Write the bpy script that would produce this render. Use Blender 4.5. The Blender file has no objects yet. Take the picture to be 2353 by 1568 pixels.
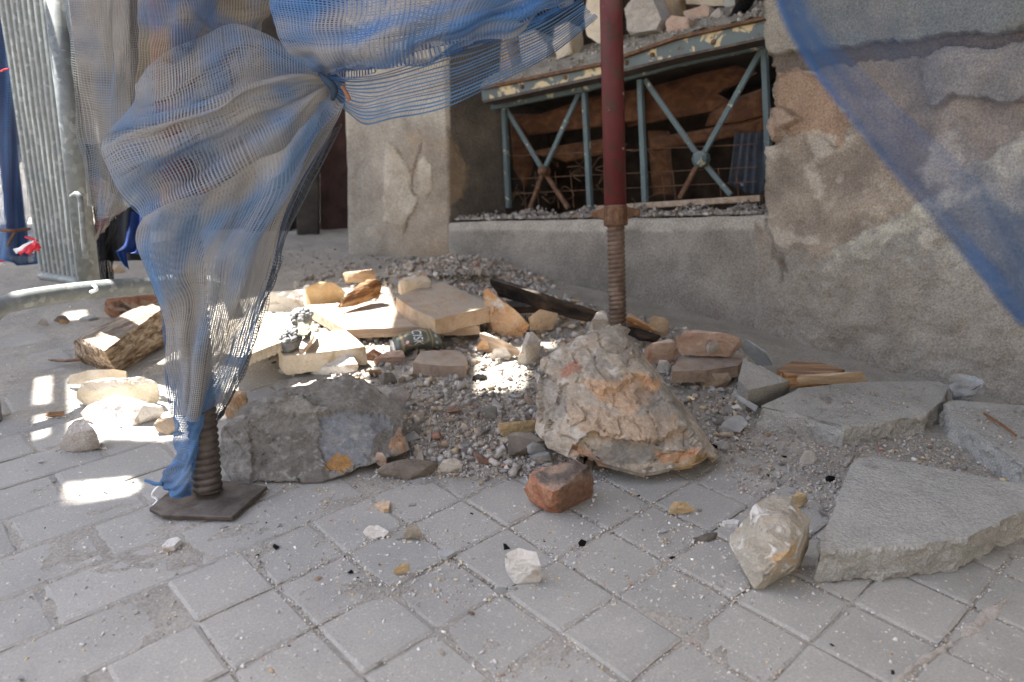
import bpy, bmesh, math, random
import numpy as np
from mathutils import Vector, Matrix, noise, geometry

# ------------------------------------------------------------------ camera, sky, sun, exposure
random.seed(7); np.random.seed(7)
SC = bpy.context.scene
COL = SC.collection
CAM_H = 0.75
PITCH = math.radians(19.9)
cam_d = bpy.data.cameras.new('camera'); cam = bpy.data.objects.new('camera', cam_d); COL.objects.link(cam)
cam.location = (0, 0, CAM_H); cam.rotation_euler = (math.radians(90) - PITCH, 0, 0)
cam_d.sensor_width = 36.0; cam_d.lens = 26.82; cam_d.clip_start = 0.02; cam_d.clip_end = 500
cam_d.dof.use_dof = True; cam_d.dof.focus_distance = 1.46; cam_d.dof.aperture_fstop = 3.5
SC.camera = cam
SUN = Vector((-0.40, 0.30, 0.866)).normalized()          # towards the sun
world = bpy.data.worlds.new('World'); SC.world = world; world.use_nodes = True
wn = world.node_tree; wn.nodes.clear()
sky = wn.nodes.new('ShaderNodeTexSky'); sky.sky_type = 'NISHITA'; sky.sun_disc = False
sky.sun_elevation = math.asin(SUN.z); sky.sun_rotation = math.atan2(SUN.x, SUN.y)
sky.dust_density = 3.2; sky.air_density = 1.0; sky.ozone_density = 0.3
bg = wn.nodes.new('ShaderNodeBackground'); bg.inputs[1].default_value = 0.12
wo = wn.nodes.new('ShaderNodeOutputWorld')
wn.links.new(sky.outputs[0], bg.inputs[0]); wn.links.new(bg.outputs[0], wo.inputs[0])
sl = bpy.data.lights.new('sun', 'SUN'); sl.energy = 5.0; sl.angle = math.radians(0.5); sl.color = (1.0, 0.95, 0.87)
so = bpy.data.objects.new('sun', sl); COL.objects.link(so)
so.rotation_euler = SUN.to_track_quat('Z', 'Y').to_euler(); so.location = (-2, 1, 5)
SC.view_settings.view_transform = 'Standard'; SC.view_settings.look = 'None'
SC.view_settings.gamma = 1.0; SC.view_settings.use_curve_mapping = False
SC.view_settings.exposure = 2.66
SC.render.engine = 'CYCLES'
SC.cycles.use_denoising = True
SC.cycles.max_bounces = 6; SC.cycles.diffuse_bounces = 4; SC.cycles.transparent_max_bounces = 8
SC.cycles.sample_clamp_indirect = 4.0

# ------------------------------------------------------------------ geometry helpers
CP = Vector((0, 0, CAM_H)); FWD = Vector((0, math.cos(PITCH), -math.sin(PITCH)))
UPV = Vector((0, math.sin(PITCH), math.cos(PITCH))); RGT = Vector((1, 0, 0)); F = 1753.3
UG = Vector((-0.0335, 0.225, 0.974)).normalized()        # plumb: the street climbs away from the camera
def ray(x, y): return RGT * ((x - 1176.5) / F) + UPV * ((784 - y) / F) + FWD
def G(x, y, z=0.0):
    d = ray(x, y); return CP + d * ((z - CAM_H) / d.z)
def GY(x, y, Y):
    d = ray(x, y); return CP + d * (Y / d.y)
def W(x, y, dep): return CP + ray(x, y) * dep
def PL(x, y, p0, n):
    d = ray(x, y); return CP + d * ((p0 - CP).dot(n) / d.dot(n))
def PJ(v):
    w = v - CP; k = w.dot(FWD); return (1176.5 + F * w.dot(RGT) / k, 784 - F * w.dot(UPV) / k)
OFF = {'d': (0, 0, 1), '1': (0, 0, .3417), '2': (746.8, 0, .3417), '3': (1548.7, 0, .3417), '4': (0, 517, .3417),
       '5': (574.4, 545.7, .3417), '6': (1091.5, 631.9, .3417), '7': (1548.7, 689.3, .3417),
       'a': (0, 1032.3, .3417), 'b': (746.8, 1032.3, .3417), 'c': (1548.7, 1032.3, .3417), 'z': (0, 459.6, .14654)}
def cv(k, x, y):
    o = OFF[k]; return o[0] + x * o[2], o[1] + y * o[2]
def fbm(p, o=4, h=1.0): return noise.fractal(p, h, 2.1, o)
HEAPS = [(1060, 650, .085, .26, .16), (1250, 720, .05, .26, .2), (1480, 785, .045, .26, .15), (800, 720, .025, .3, .2),
         (1650, 830, .03, .2, .12), (640, 790, .015, .2, .15), (1080, 1000, .012, .2, .15), (1100, 900, .018, .25, .15), (1900, 1010, .006, .35, .12)]
HP = [(G(a, b).x, G(a, b).y, c, d, e) for a, b, c, d, e in HEAPS]
def Ht(X, Y):
    z = 0.0
    for hx, hy, a, sx, sy in HP: z += a * math.exp(-((X - hx) / sx) ** 2 - ((Y - hy) / sy) ** 2)
    return z
def Gt(x, y):                                           # pixel to the heap's surface
    p = G(x, y)
    for _ in range(4): p = G(x, y, Ht(p.x, p.y))
    return p
def inpoly(x, y, P):
    r = False; j = len(P) - 1
    for i in range(len(P)):
        a, b = P[i], P[j]
        if (a[1] > y) != (b[1] > y) and x < (b[0] - a[0]) * (y - a[1]) / (b[1] - a[1]) + a[0]: r = not r
        j = i
    return r

def tag(o, label=None, cat=None, group=None, kind=None):
    if label: o['label'] = label
    if cat: o['category'] = cat
    if group: o['group'] = group
    if kind: o['kind'] = kind
    return o
def link(name, me, mat=None, parent=None):
    o = bpy.data.objects.new(name, me); COL.objects.link(o)
    if mat is not None and me is not None and not me.materials: me.materials.append(mat)
    if parent: o.parent = parent; o.matrix_parent_inverse = Matrix.Translation(-parent.location)
    return o
def empty(name, loc, label, cat, group=None):
    o = bpy.data.objects.new(name, None); COL.objects.link(o); o.location = loc; o.empty_display_size = .05
    return tag(o, label, cat, group)
def recentre(me, loc=None):
    n = len(me.vertices); a = np.empty(n * 3, np.float32); me.vertices.foreach_get('co', a); a = a.reshape(-1, 3)
    if loc is None:
        loc = Vector(((a[:, 0].min() + a[:, 0].max()) / 2, (a[:, 1].min() + a[:, 1].max()) / 2, a[:, 2].min()))
    a -= np.array(loc, np.float32); me.vertices.foreach_set('co', a.ravel()); me.update(); return Vector(loc)
def fromnp(name, verts, quads=None, tris=None, smooth=False):
    me = bpy.data.meshes.new(name)
    fs = []; 
    nq = 0 if quads is None else len(quads); nt_ = 0 if tris is None else len(tris)
    me.vertices.add(len(verts)); me.vertices.foreach_set('co', np.asarray(verts, np.float32).ravel())
    idx = []
    st = []; tot = []
    if nq: idx.append(np.asarray(quads, np.int32).ravel()); st.append(np.arange(nq, dtype=np.int32) * 4); tot.append(np.full(nq, 4, np.int32))
    if nt_: idx.append(np.asarray(tris, np.int32).ravel()); st.append(nq * 4 + np.arange(nt_, dtype=np.int32) * 3); tot.append(np.full(nt_, 3, np.int32))
    idx = np.concatenate(idx); st = np.concatenate(st); tot = np.concatenate(tot)
    me.loops.add(len(idx)); me.loops.foreach_set('vertex_index', idx)
    me.polygons.add(len(st)); me.polygons.foreach_set('loop_start', st); me.polygons.foreach_set('loop_total', tot)
    if smooth: me.polygons.foreach_set('use_smooth', np.ones(len(st), bool))
    me.update(calc_edges=True); return me
def setcol(me, cols):
    a = me.color_attributes.new('Col', 'FLOAT_COLOR', 'POINT')
    c = np.ones((len(me.vertices), 4), np.float32); c[:, :3] = cols; a.data.foreach_set('color', c.ravel())
def bm_mesh(bm, name, smooth=True, crisp=0):
    me = bpy.data.meshes.new(name); bm.to_mesh(me); bm.free()
    if smooth: me.polygons.foreach_set('use_smooth', np.ones(len(me.polygons), bool))
    if crisp: me.set_sharp_from_angle(angle=math.radians(crisp))
    me.update(); return me
def refine(bm, edge, maxf=30000):
    bmesh.ops.triangulate(bm, faces=bm.faces[:])
    for _ in range(9):
        L = [e for e in bm.edges if e.calc_length() > edge * 1.45]
        if not L or len(bm.faces) > maxf: break
        bmesh.ops.subdivide_edges(bm, edges=L, cuts=1)
        bmesh.ops.triangulate(bm, faces=[f for f in bm.faces if len(f.verts) > 3])
def chisel(bm, n, seed, depth=.085):
    """knock flat facets off a lump, as a hammer would"""
    rr = random.Random(seed * 91 + 5); vs = bm.verts[:]; c = sum((v.co for v in vs), Vector()) / len(vs); zb = min(v.co.z for v in vs)
    for _ in range(n):
        d = Vector((rr.gauss(0, 1), rr.gauss(0, 1), rr.gauss(0, .8))).normalized()
        m = max((v.co - c).dot(d) for v in vs); lim = m * (1 - rr.uniform(.02, depth))
        for v in vs:
            e = (v.co - c).dot(d) - lim
            if e > 0: v.co -= d * e
def roughen(bm, amp, freq, seed, smooth=1, extra=None, chip=0.5, edge=.01, cuts=0, flat=0):
    if cuts: chisel(bm, cuts, seed)
    for _ in range(smooth): bmesh.ops.smooth_vert(bm, verts=bm.verts[:], factor=.5, use_axis_x=True, use_axis_y=True, use_axis_z=True)
    bm.normal_update(); so_ = Vector((seed * 3.17, seed * 1.3, seed * 7.7)); out = []
    for v in bm.verts:
        p = v.co * freq + so_
        d = amp * .8 * fbm(p, 4)
        if chip:
            q = v.co * freq * .55 + so_ + .35 * noise.noise_vector(p * .6)
            dd, pp = noise.voronoi(q)
            if cuts:                                     # broken faces: every cell is a tilted plane of its own
                d += amp * chip * 1.7 * (q - pp[0]).dot(noise.cell_vector(pp[0] * 17.3) - Vector((.5, .5, .5)))
                q2 = q * 2.3; d2, p2 = noise.voronoi(q2); d += amp * chip * .4 * (q2 - p2[0]).dot(noise.cell_vector(p2[0] * 17.3) - Vector((.5, .5, .5)))
            else: d += amp * chip * (1.1 - 2.2 * dd[0])
        if cuts:
            d += amp * .30 * (noise.ridged_multi_fractal(p * 1.3 + so_, .9, 2.1, 4, .9, 2.0) * .5 - .55)
            s_ = (v.co.x * .5 + v.co.y * .35 + v.co.z * .8) * freq * 1.5 + 1.5 * noise.noise(p * .5); t_ = s_ - math.floor(s_)
            d += amp * .5 * (t_ ** 2.5 - .3)
        d += amp * .28 * noise.noise(p * 6) + amp * .16 * noise.noise(p * 13)
        if extra: d += extra(v.co)
        if flat: d *= 1 - flat * max(0, min(1, (v.normal.z - .3) * 2.5))
        out.append(v.co + v.normal * d)
    for v, c in zip(bm.verts, out): v.co = c
    bm.normal_update()
def hull_bm(pts):
    bm = bmesh.new()
    for p in pts: bm.verts.new(p)
    r = bmesh.ops.convex_hull(bm, input=bm.verts[:])
    lo = [v for v in bm.verts if not v.link_faces]
    bmesh.ops.delete(bm, geom=lo, context='VERTS'); return bm
def prism_bm(top, bot):
    bm = bmesh.new(); a = [bm.verts.new(p) for p in top]; b = [bm.verts.new(p) for p in bot]; n = len(a)
    bm.faces.new(a); bm.faces.new(b[::-1])
    for i in range(n): bm.faces.new((a[i], b[i], b[(i + 1) % n], a[(i + 1) % n]))
    bmesh.ops.recalc_face_normals(bm, faces=bm.faces[:]); return bm
def box_between(bm, p, q, wv, tv):
    """bar from p to q, wv and tv are full width and thickness vectors"""
    vs = []
    for e in (p, q):
        for a, b in ((-.5, -.5), (.5, -.5), (.5, .5), (-.5, .5)): vs.append(bm.verts.new(e + wv * a + tv * b))
    for f in ((0, 1, 2, 3), (7, 6, 5, 4), (0, 4, 5, 1), (1, 5, 6, 2), (2, 6, 7, 3), (3, 7, 4, 0)): bm.faces.new([vs[i] for i in f])
def tube_bm(path, rad, seg=16, caps=True, bm=None):
    bm = bm or bmesh.new(); rings = []; n = len(path); up = None
    for i, p in enumerate(path):
        t = (path[min(i + 1, n - 1)] - path[max(i - 1, 0)]).normalized()
        if up is None: up = t.orthogonal().normalized()
        up = (up - t * up.dot(t)).normalized(); s = t.cross(up)
        r = rad[i] if isinstance(rad, (list, tuple)) else rad
        rings.append([bm.verts.new(p + (up * math.cos(a) + s * math.sin(a)) * r) for a in [2 * math.pi * k / seg for k in range(seg)]])
    for a, b in zip(rings[:-1], rings[1:]):
        for k in range(seg): bm.faces.new((a[k], a[(k + 1) % seg], b[(k + 1) % seg], b[k]))
    if caps: bm.faces.new(rings[0][::-1]); bm.faces.new(rings[-1])
    return bm
def cr(P, n):
    """Catmull-Rom through rows of P (k,...) to n samples"""
    P = np.asarray(P, float); k = len(P); t = np.linspace(0, k - 1, n); i = np.minimum(t.astype(int), k - 2); f = (t - i).reshape((-1,) + (1,) * (P.ndim - 1))
    E = np.concatenate([[2 * P[0] - P[1]], P, [2 * P[-1] - P[-2]]])
    a, b, c, d = E[i], E[i + 1], E[i + 2], E[i + 3]
    return .5 * (2 * b + (c - a) * f + (2 * a - 5 * b + 4 * c - d) * f ** 2 + (3 * b - a - 3 * c + d) * f ** 3)
def path3(pts, n): return [Vector(v) for v in cr([list(p) for p in pts], n)]

# ------------------------------------------------------------------ materials
def S(c):                                               # sRGB 0-255 to linear
    return tuple(((v / 255 + .055) / 1.055) ** 2.4 if v / 255 > .04045 else v / 255 / 12.92 for v in c)
class N:
    def __init__(s, name):
        s.m = bpy.data.materials.new(name); s.m.use_nodes = True; s.t = s.m.node_tree; s.t.nodes.clear()
        s.o = s.n('OutputMaterial'); s.b = s.n('BsdfPrincipled'); s.l(s.b.outputs[0], s.o.inputs[0])
        s.tc = s.n('TexCoord'); s.oi = s.n('ObjectInfo')
        a = s.n('VectorMath', operation='SCALE'); 
        cmb = s.n('CombineXYZ'); s.l(s.oi.outputs['Random'], cmb.inputs[0]); s.l(s.oi.outputs['Random'], cmb.inputs[1])
        s.l(cmb.outputs[0], a.inputs[0]); a.inputs['Scale'].default_value = 37.0
        ad = s.n('VectorMath', operation='ADD'); s.l(s.tc.outputs['Object'], ad.inputs[0]); s.l(a.outputs[0], ad.inputs[1]); s.co = ad.outputs[0]
    def n(s, k, **kw):
        x = s.t.nodes.new('ShaderNode' + k)
        for a, b in kw.items(): setattr(x, a, b)
        return x
    def l(s, a, b): s.t.links.new(a, b)
    def noise(s, scale, detail=6, rough=.6, dist=0, co=None):
        x = s.n('TexNoise'); x.inputs['Scale'].default_value = scale; x.inputs['Detail'].default_value = detail
        x.inputs['Roughness'].default_value = rough; x.inputs['Distortion'].default_value = dist
        s.l(co or s.co, x.inputs['Vector']); return x.outputs['Fac']
    def ramp(s, fac, stops):
        r = s.n('ValToRGB'); e = r.color_ramp.elements
        while len(e) > 1: e.remove(e[-1])
        for i, (p, c) in enumerate(stops):
            if i == 0: e[0].position = p; x = e[0]
            else: x = e.new(p)
            x.color = tuple(c) + (1,) if len(c) == 3 else c
        s.l(fac, r.inputs[0]); return r.outputs[0]
    def mix(s, fac, a, b, mode='MIX'):
        x = s.n('Mix', data_type='RGBA', blend_type=mode)
        for sock, v in ((x.inputs[0], fac), (x.inputs[6], a), (x.inputs[7], b)):
            if isinstance(v, (int, float)): sock.default_value = v
            elif isinstance(v, tuple): sock.default_value = v + (1,)
            else: s.l(v, sock)
        return x.outputs[2]
    def math(s, op, a, b=None, clamp=False):
        x = s.n('Math', operation=op, use_clamp=clamp)
        for i, v in enumerate((a, b)):
            if v is None: continue
            if isinstance(v, (int, float)): x.inputs[i].default_value = v
            else: s.l(v, x.inputs[i])
        return x.outputs[0]
    def bump(s, fac, strength=.5, dist=.01):
        x = s.n('Bump'); x.inputs['Strength'].default_value = strength; x.inputs['Distance'].default_value = dist
        s.l(fac, x.inputs['Height']); s.l(x.outputs[0], s.b.inputs['Normal'])
    def fin(s, col, rough=.9, metal=0, spec=.25):
        if isinstance(col, tuple): s.b.inputs['Base Color'].default_value = col + (1,)
        else: s.l(col, s.b.inputs['Base Color'])
        s.b.inputs['Roughness'].default_value = rough; s.b.inputs['Metallic'].default_value = metal
        s.b.inputs['Specular IOR Level'].default_value = spec; return s.m
    def up(s, lo=.5, hi=.95):                           # how far a face looks up: dust has settled there
        g = s.n('NewGeometry'); x = s.n('SeparateXYZ'); s.l(g.outputs['Normal'], x.inputs[0])
        m = s.n('MapRange'); m.inputs[1].default_value = lo; m.inputs[2].default_value = hi; s.l(x.outputs[2], m.inputs[0]); return m.outputs[0]
DUST = S((170, 166, 159))
def rockmat(name, cols, scale=14, patch=None, patch_lo=.56, pscale=9, bump=.7, bsc=120, dust=.55, vein=None, speck=.25):
    k = N(name); nf = k.noise(scale, 8, .62, .6)
    n_ = len(cols); st = [(.28 + .44 * i / max(1, n_ - 1), S(c)) for i, c in enumerate(cols)]
    c = k.ramp(nf, st)
    if patch:
        pn = k.noise(pscale, 5, .55, .9)
        for j, pc in enumerate(patch):
            pn = k.noise(pscale * (1 + .4 * j) + 1.3 * j, 5, .55, .9)
            c = k.mix(k.ramp(pn, [(patch_lo, (0, 0, 0)), (patch_lo + .07, (1, 1, 1))]), c, S(pc))
    if vein:
        wv = k.noise(scale * .8, 5, .6, .9)
        c = k.mix(k.ramp(wv, [(.490, (0, 0, 0)), (.5, (.55, .55, .55)), (.51, (0, 0, 0))]), c, S(vein))
    fine = k.noise(bsc * 2.2, 3, .7)
    c = k.mix(speck, c, k.ramp(fine, [(.3, (.25, .24, .23)), (.5, (.5, .5, .5)), (.72, (.8, .79, .77))]), 'OVERLAY')
    if dust:
        df = k.math('MULTIPLY', k.math('MULTIPLY', k.up(.45, .95), k.ramp(k.noise(22, 5, .65), [(.35, (0, 0, 0)), (.6, (1, 1, 1))])), dust)
        c = k.mix(df, c, DUST)
    bn = k.math('ADD', k.noise(bsc, 6, .7), k.math('MULTIPLY', k.noise(bsc * .25, 4, .6), 1.5))
    k.bump(bn, bump, .006); return k.fin(c, .92, 0, .2)
def woodmat(name, cols, axis=0, scale=6, stretch=14, bump=.8, char=None, dust=.35):
    k = N(name); mp = k.n('Mapping'); sc = [stretch] * 3; sc[axis] = 1.0; mp.inputs['Scale'].default_value = sc; k.l(k.tc.outputs['UV'] if axis == 9 else k.co, mp.inputs[0])
    nf = k.noise(scale, 7, .65, .5, mp.outputs[0])
    c = k.ramp(nf, [(.3 + .4 * i / max(1, len(cols) - 1), S(q)) for i, q in enumerate(cols)])
    if char: c = k.mix(k.ramp(k.noise(9, 4, .6), [(.47, (0, 0, 0)), (.56, (1, 1, 1))]), c, S(char))
    if dust: c = k.mix(k.math('MULTIPLY', k.math('MULTIPLY', k.up(.4, .9), k.noise(20, 5, .6)), dust * 1.6), c, DUST)
    k.bump(k.math('ADD', nf, k.math('MULTIPLY', k.noise(90, 4, .6), .3)), bump, .006); return k.fin(c, .85, 0, .2)
def colmat(name, bsc=160, bump=.5, rough=.92, speck=.35, dust=0, spec=.2):
    k = N(name); at = k.n('Attribute', attribute_name='Col'); c = at.outputs['Color']
    f = k.noise(bsc * 1.5, 4, .75); c = k.mix(speck, c, k.ramp(f, [(.28, (.15, .15, .15)), (.5, (.5, .5, .5)), (.74, (.86, .86, .85))]), 'OVERLAY')
    c = k.mix(speck * .8, c, k.ramp(k.noise(14, 5, .6), [(.3, (.36, .35, .34)), (.7, (.62, .62, .62))]), 'OVERLAY')
    if dust: c = k.mix(k.math('MULTIPLY', k.up(.5, .95), dust), c, DUST)
    k.bump(k.math('ADD', k.noise(bsc, 6, .7), k.math('MULTIPLY', k.noise(bsc * .2, 4, .6), 1.2)), bump, .010 if bsc < 100 else .006); return k.fin(c, rough, 0, spec)
def paintmat(name, paint, under, rust, lo=.55, rlo=.62, scale=26, rough=.55, metal=0):
    k = N(name); c = k.ramp(k.noise(7, 5, .6), [(.3, S(tuple(v * .82 for v in paint))), (.7, S(paint))])
    m1 = k.ramp(k.noise(scale, 6, .65, .6), [(lo, (0, 0, 0)), (lo + .03, (1, 1, 1))])
    c = k.mix(m1, c, S(under))
    m2 = k.ramp(k.noise(scale * 1.7, 6, .7, .3), [(rlo, (0, 0, 0)), (rlo + .06, (1, 1, 1))])
    c = k.mix(m2, c, S(rust))
    c = k.mix(k.math('MULTIPLY', k.up(.3, .9), .55), c, DUST)
    k.bump(k.math('SUBTRACT', k.noise(120, 4, .6), k.math('MULTIPLY', m1, .6)), .35, .003); return k.fin(c, rough, metal, .35)
def plain(name, c, rough=.8, metal=0, var=.15, scale=30, spec=.3, bump=.2):
    k = N(name); d = tuple(v * (1 - var) for v in c); u = tuple(min(255, v * (1 + var)) for v in c)
    k.bump(k.noise(scale * 4, 5, .6), bump, .004)
    return k.fin(k.ramp(k.noise(scale, 6, .65), [(.3, S(d)), (.7, S(u))]), rough, metal, spec)
MT = {}
MT['grey'] = rockmat('grey_limestone', [(96, 94, 92), (128, 126, 122), (150, 150, 150), (112, 116, 124)], 9, [(118, 122, 130), (188, 146, 88)], .62, 7, .8, 70, .35, vein=(170, 170, 170))
MT['boulder'] = rockmat('veined_limestone', [(140, 126, 110), (166, 150, 132), (188, 174, 156), (150, 142, 132)], 9, [(122, 120, 116), (196, 146, 106), (204, 196, 186), (176, 98, 68)], .60, 7, 1.0, 60, .3)
MT['cream'] = rockmat('cream_limestone', [(190, 177, 156), (206, 194, 176), (217, 209, 196)], 16, [(178, 160, 132)], .6, 12, .6, 110, .5)
MT['tan'] = rockmat('tan_stone', [(154, 134, 114), (178, 158, 136), (192, 175, 155)], 16, [(192, 164, 126)], .6, 12, .6, 110, .75)
MT['white'] = rockmat('white_stone', [(196, 190, 184), (214, 210, 204), (228, 224, 220)], 18, [(176, 164, 152)], .56, 20, .8, 120, .2)
MT['mortar'] = rockmat('grey_mortar', [(160, 152, 145), (182, 174, 166), (200, 193, 186)], 25, None, bump=1.0, bsc=140, dust=.3, speck=.4)
MT['orange'] = rockmat('orange_stone', [(176, 142, 112), (196, 164, 132), (208, 186, 160)], 14, [(202, 194, 184), (190, 146, 104)], .56, 16, 1.0, 90, .25)
MT['brick'] = rockmat('red_brick', [(142, 102, 84), (164, 120, 98), (182, 146, 124)], 12, [(96, 84, 78), (176, 158, 142)], .55, 10, .8, 110, .45)
MT['pink'] = rockmat('pink_stone', [(168, 140, 124), (190, 164, 148), (204, 184, 170)], 12, [(180, 132, 108)], .58, 14, .7, 110, .45)
MT['ochre'] = rockmat('ochre_stone', [(188, 162, 124), (206, 182, 144), (216, 198, 166)], 20, None, bump=.8, bsc=120, dust=.2)
MT['speckled'] = rockmat('speckled_stone', [(140, 132, 118), (164, 156, 142), (182, 175, 164)], 10, [(122, 124, 124), (186, 154, 114), (206, 202, 196)], .575, 14, .8, 110, .1)
MT['brownslab'] = rockmat('dusty_brown_slab', [(134, 116, 102), (156, 138, 122), (172, 156, 140)], 20, None, bump=.6, bsc=140, dust=.5)
MT['darkstone'] = rockmat('dark_stone', [(92, 86, 80), (116, 108, 100), (138, 128, 118)], 16, [(186, 150, 104)], .6, 12, .7, 110, .4)
MT['slate'] = rockmat('blue_grey_chip', [(126, 128, 130), (150, 152, 152), (168, 170, 168)], 20, None, bump=.3, bsc=140, dust=.3)
MT['coal'] = rockmat('charcoal', [(14, 13, 13), (24, 22, 22), (36, 34, 34)], 30, None, bump=1.0, bsc=100, dust=.0, speck=.1)
MT['concrete'] = rockmat('cast_concrete', [(148, 147, 143), (162, 161, 156), (173, 171, 166)], 11, [(126, 121, 114)], .62, 6, bump=.8, bsc=150, dust=.12, speck=.6)
MT['logwood'] = woodmat('weathered_timber', [(44, 34, 27), (98, 80, 64), (150, 134, 116), (186, 174, 158)], 0, 3, 26, 1.2, None, .25)
MT['wood'] = woodmat('pale_split_wood', [(140, 120, 98), (160, 140, 116), (174, 156, 134)], 0, 6, 10, .8, None, .45)
MT['plank'] = woodmat('grey_plank', [(128, 106, 88), (166, 146, 126), (186, 170, 152)], 0, 5, 14, .7, None, .5)
MT['char'] = woodmat('charred_timber', [(16, 14, 13), (38, 32, 28), (66, 52, 42)], 0, 6, 8, 1.2, None, .12)
MT['board'] = woodmat('varnished_board', [(64, 42, 30), (88, 58, 40), (112, 78, 56)], 0, 3, 9, .3, None, .12)
MT['boarddark'] = woodmat('dark_board', [(62, 42, 30), (92, 62, 42), (118, 82, 56)], 0, 3, 9, .4, None, .12)
MT['rotten'] = woodmat('rotten_wood', [(70, 46, 30), (140, 100, 64), (196, 164, 124)], 0, 7, 9, 1.2, None, .2)
MT['boulderc'] = colmat('veined_boulder_stone', 60, 1.0, .92, .5, .12)
MT['col'] = colmat('coloured_rubble', 220, .5, .92, .35, 0)
MT['wall'] = colmat('old_render', 130, 1.0, .95, .7, 0)
MT['teal'] = paintmat('flaking_teal_paint', (92, 108, 110), (184, 174, 148), (92, 70, 56), .60, .62)
MT['beam'] = paintmat('flaking_cream_paint', (104, 114, 114), (196, 178, 140), (96, 64, 44), .525, .60, 16)
MT['beamblue'] = plain('old_blue_paint', (60, 110, 142), .6)
MT['rust'] = rockmat('rusty_steel', [(70, 52, 42), (104, 78, 60), (134, 106, 84)], 40, None, bump=.4, bsc=200, dust=.3)
MT['thread'] = rockmat('dusty_thread_steel', [(88, 72, 62), (112, 94, 82), (132, 116, 104)], 30, None, bump=.3, bsc=240, dust=.15)
MT['darksteel'] = rockmat('dark_steel', [(62, 56, 52), (84, 76, 70), (108, 98, 90)], 30, None, bump=.2, bsc=240, dust=.25)
for q in ('rust', 'thread', 'darksteel'):
    b_ = [x for x in MT[q].node_tree.nodes if x.type == 'BSDF_PRINCIPLED'][0]; b_.inputs['Metallic'].default_value = .35; b_.inputs['Roughness'].default_value = .6
MT['red'] = paintmat('worn_red_paint', (94, 38, 40), (146, 140, 130), (70, 44, 36), .66, .535, 13, .6)
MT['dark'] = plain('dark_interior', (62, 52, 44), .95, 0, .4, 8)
MT['doordark'] = plain('old_dark_door', (54, 50, 46), .8, 0, .3, 12)
MT['doorred'] = plain('old_red_door', (60, 44, 42), .8, 0, .3, 12)
MT['cloth'] = plain('blue_grey_cloth', (72, 77, 86), .95, 0, .12, 60)
MT['navy'] = plain('navy_tarpaulin', (24, 52, 112), .6, 0, .2, 20)
MT['twig'] = plain('brown_twig', (116, 84, 60), .9)
MT['whitep'] = plain('white_plastic', (232, 232, 232), .5, 0, .04)
MT['redp'] = plain('red_plastic', (206, 44, 58), .5, 0, .06)
MT['facade'] = plain('pale_limestone_wall', (186, 182, 174), .95, 0, .12, 3, .2, .6)
def galv():
    k = N('galvanised_steel'); v = k.n('TexVoronoi'); v.inputs['Scale'].default_value = 85; k.l(k.co, v.inputs['Vector'])
    sp = k.n('SeparateColor'); k.l(v.outputs['Color'], sp.inputs[0])
    c = k.ramp(sp.outputs[0], [(0, S((98, 106, 109))), (.5, S((106, 114, 117))), (.88, S((116, 124, 126))), (1, S((142, 148, 149)))])
    c = k.mix(k.math('MULTIPLY', k.noise(12, 5, .6), .35), c, S((140, 134, 124)))
    k.fin(c, .55, .25, .4); k.l(k.math('ADD', k.math('MULTIPLY', sp.outputs[1], .2), .45), k.b.inputs['Roughness']); return k.m
MT['galv'] = galv()
def pavermat():
    k = N('concrete_paver'); f = k.noise(5, 6, .6)
    rc = k.ramp(k.oi.outputs['Random'], [(0, S((128, 127, 123))), (.5, S((142, 140, 135))), (1, S((152, 150, 144)))])
    c = k.mix(.5, rc, k.ramp(f, [(.3, S((126, 125, 121))), (.7, S((154, 152, 146)))]))
    g = k.n('NewGeometry')
    dn = k.n('TexNoise'); dn.inputs['Scale'].default_value = 3.2; dn.inputs['Detail'].default_value = 8; dn.inputs['Roughness'].default_value = .68; k.l(g.outputs['Position'], dn.inputs['Vector'])
    c = k.mix(k.ramp(dn.outputs['Fac'], [(.34, (0, 0, 0)), (.58, (.9, .9, .9))]), c, S((156, 153, 147)))
    sn = k.n('TexNoise'); sn.inputs['Scale'].default_value = 90; sn.inputs['Detail'].default_value = 4; sn.inputs['Roughness'].default_value = .7; k.l(g.outputs['Position'], sn.inputs['Vector'])
    c = k.mix(k.ramp(sn.outputs['Fac'], [(.60, (0, 0, 0)), (.68, (.55, .55, .55))]), c, S((200, 194, 188)))
    c = k.mix(.3, c, k.ramp(k.noise(260, 3, .7), [(.3, (.25, .25, .25)), (.5, (.5, .5, .5)), (.7, (.75, .75, .75))]), 'OVERLAY')
    k.bump(k.math('ADD', k.noise(180, 5, .7), k.math('MULTIPLY', f, 2)), .35, .004); return k.fin(c, .9, 0, .25)
MT['paver'] = pavermat()
def dustmat():
    k = N('rubble_dust'); f = k.noise(9, 8, .65)
    c = k.ramp(f, [(.3, S((146, 142, 135))), (.5, S((160, 155, 147))), (.7, S((172, 167, 158)))])
    c = k.mix(.45, c, k.ramp(k.noise(170, 5, .75), [(.3, (.18, .17, .17)), (.5, (.5, .5, .5)), (.7, (.82, .81, .8))]), 'OVERLAY')
    k.bump(k.math('ADD', k.noise(150, 6, .75), k.math('MULTIPLY', k.noise(40, 4, .6), 1.5)), .9, .006); return k.fin(c, .97, 0, .1)
MT['dust'] = dustmat()
def netmat(name, a, b, thr=.5):
    k = N(name); at = k.n('Attribute', attribute_name='Col'); c = at.outputs['Color']
    tr = k.n('BsdfTranslucent'); df = k.n('BsdfDiffuse'); mx = k.n('MixShader'); mx.inputs[0].default_value = .35
    k.l(c, tr.inputs[0]); k.l(c, df.inputs[0]); k.l(df.outputs[0], mx.inputs[1]); k.l(tr.outputs[0], mx.inputs[2]); k.l(mx.outputs[0], k.o.inputs[0]); return k.m
MT['net'] = netmat('net_threads', 0, 0)
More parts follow.
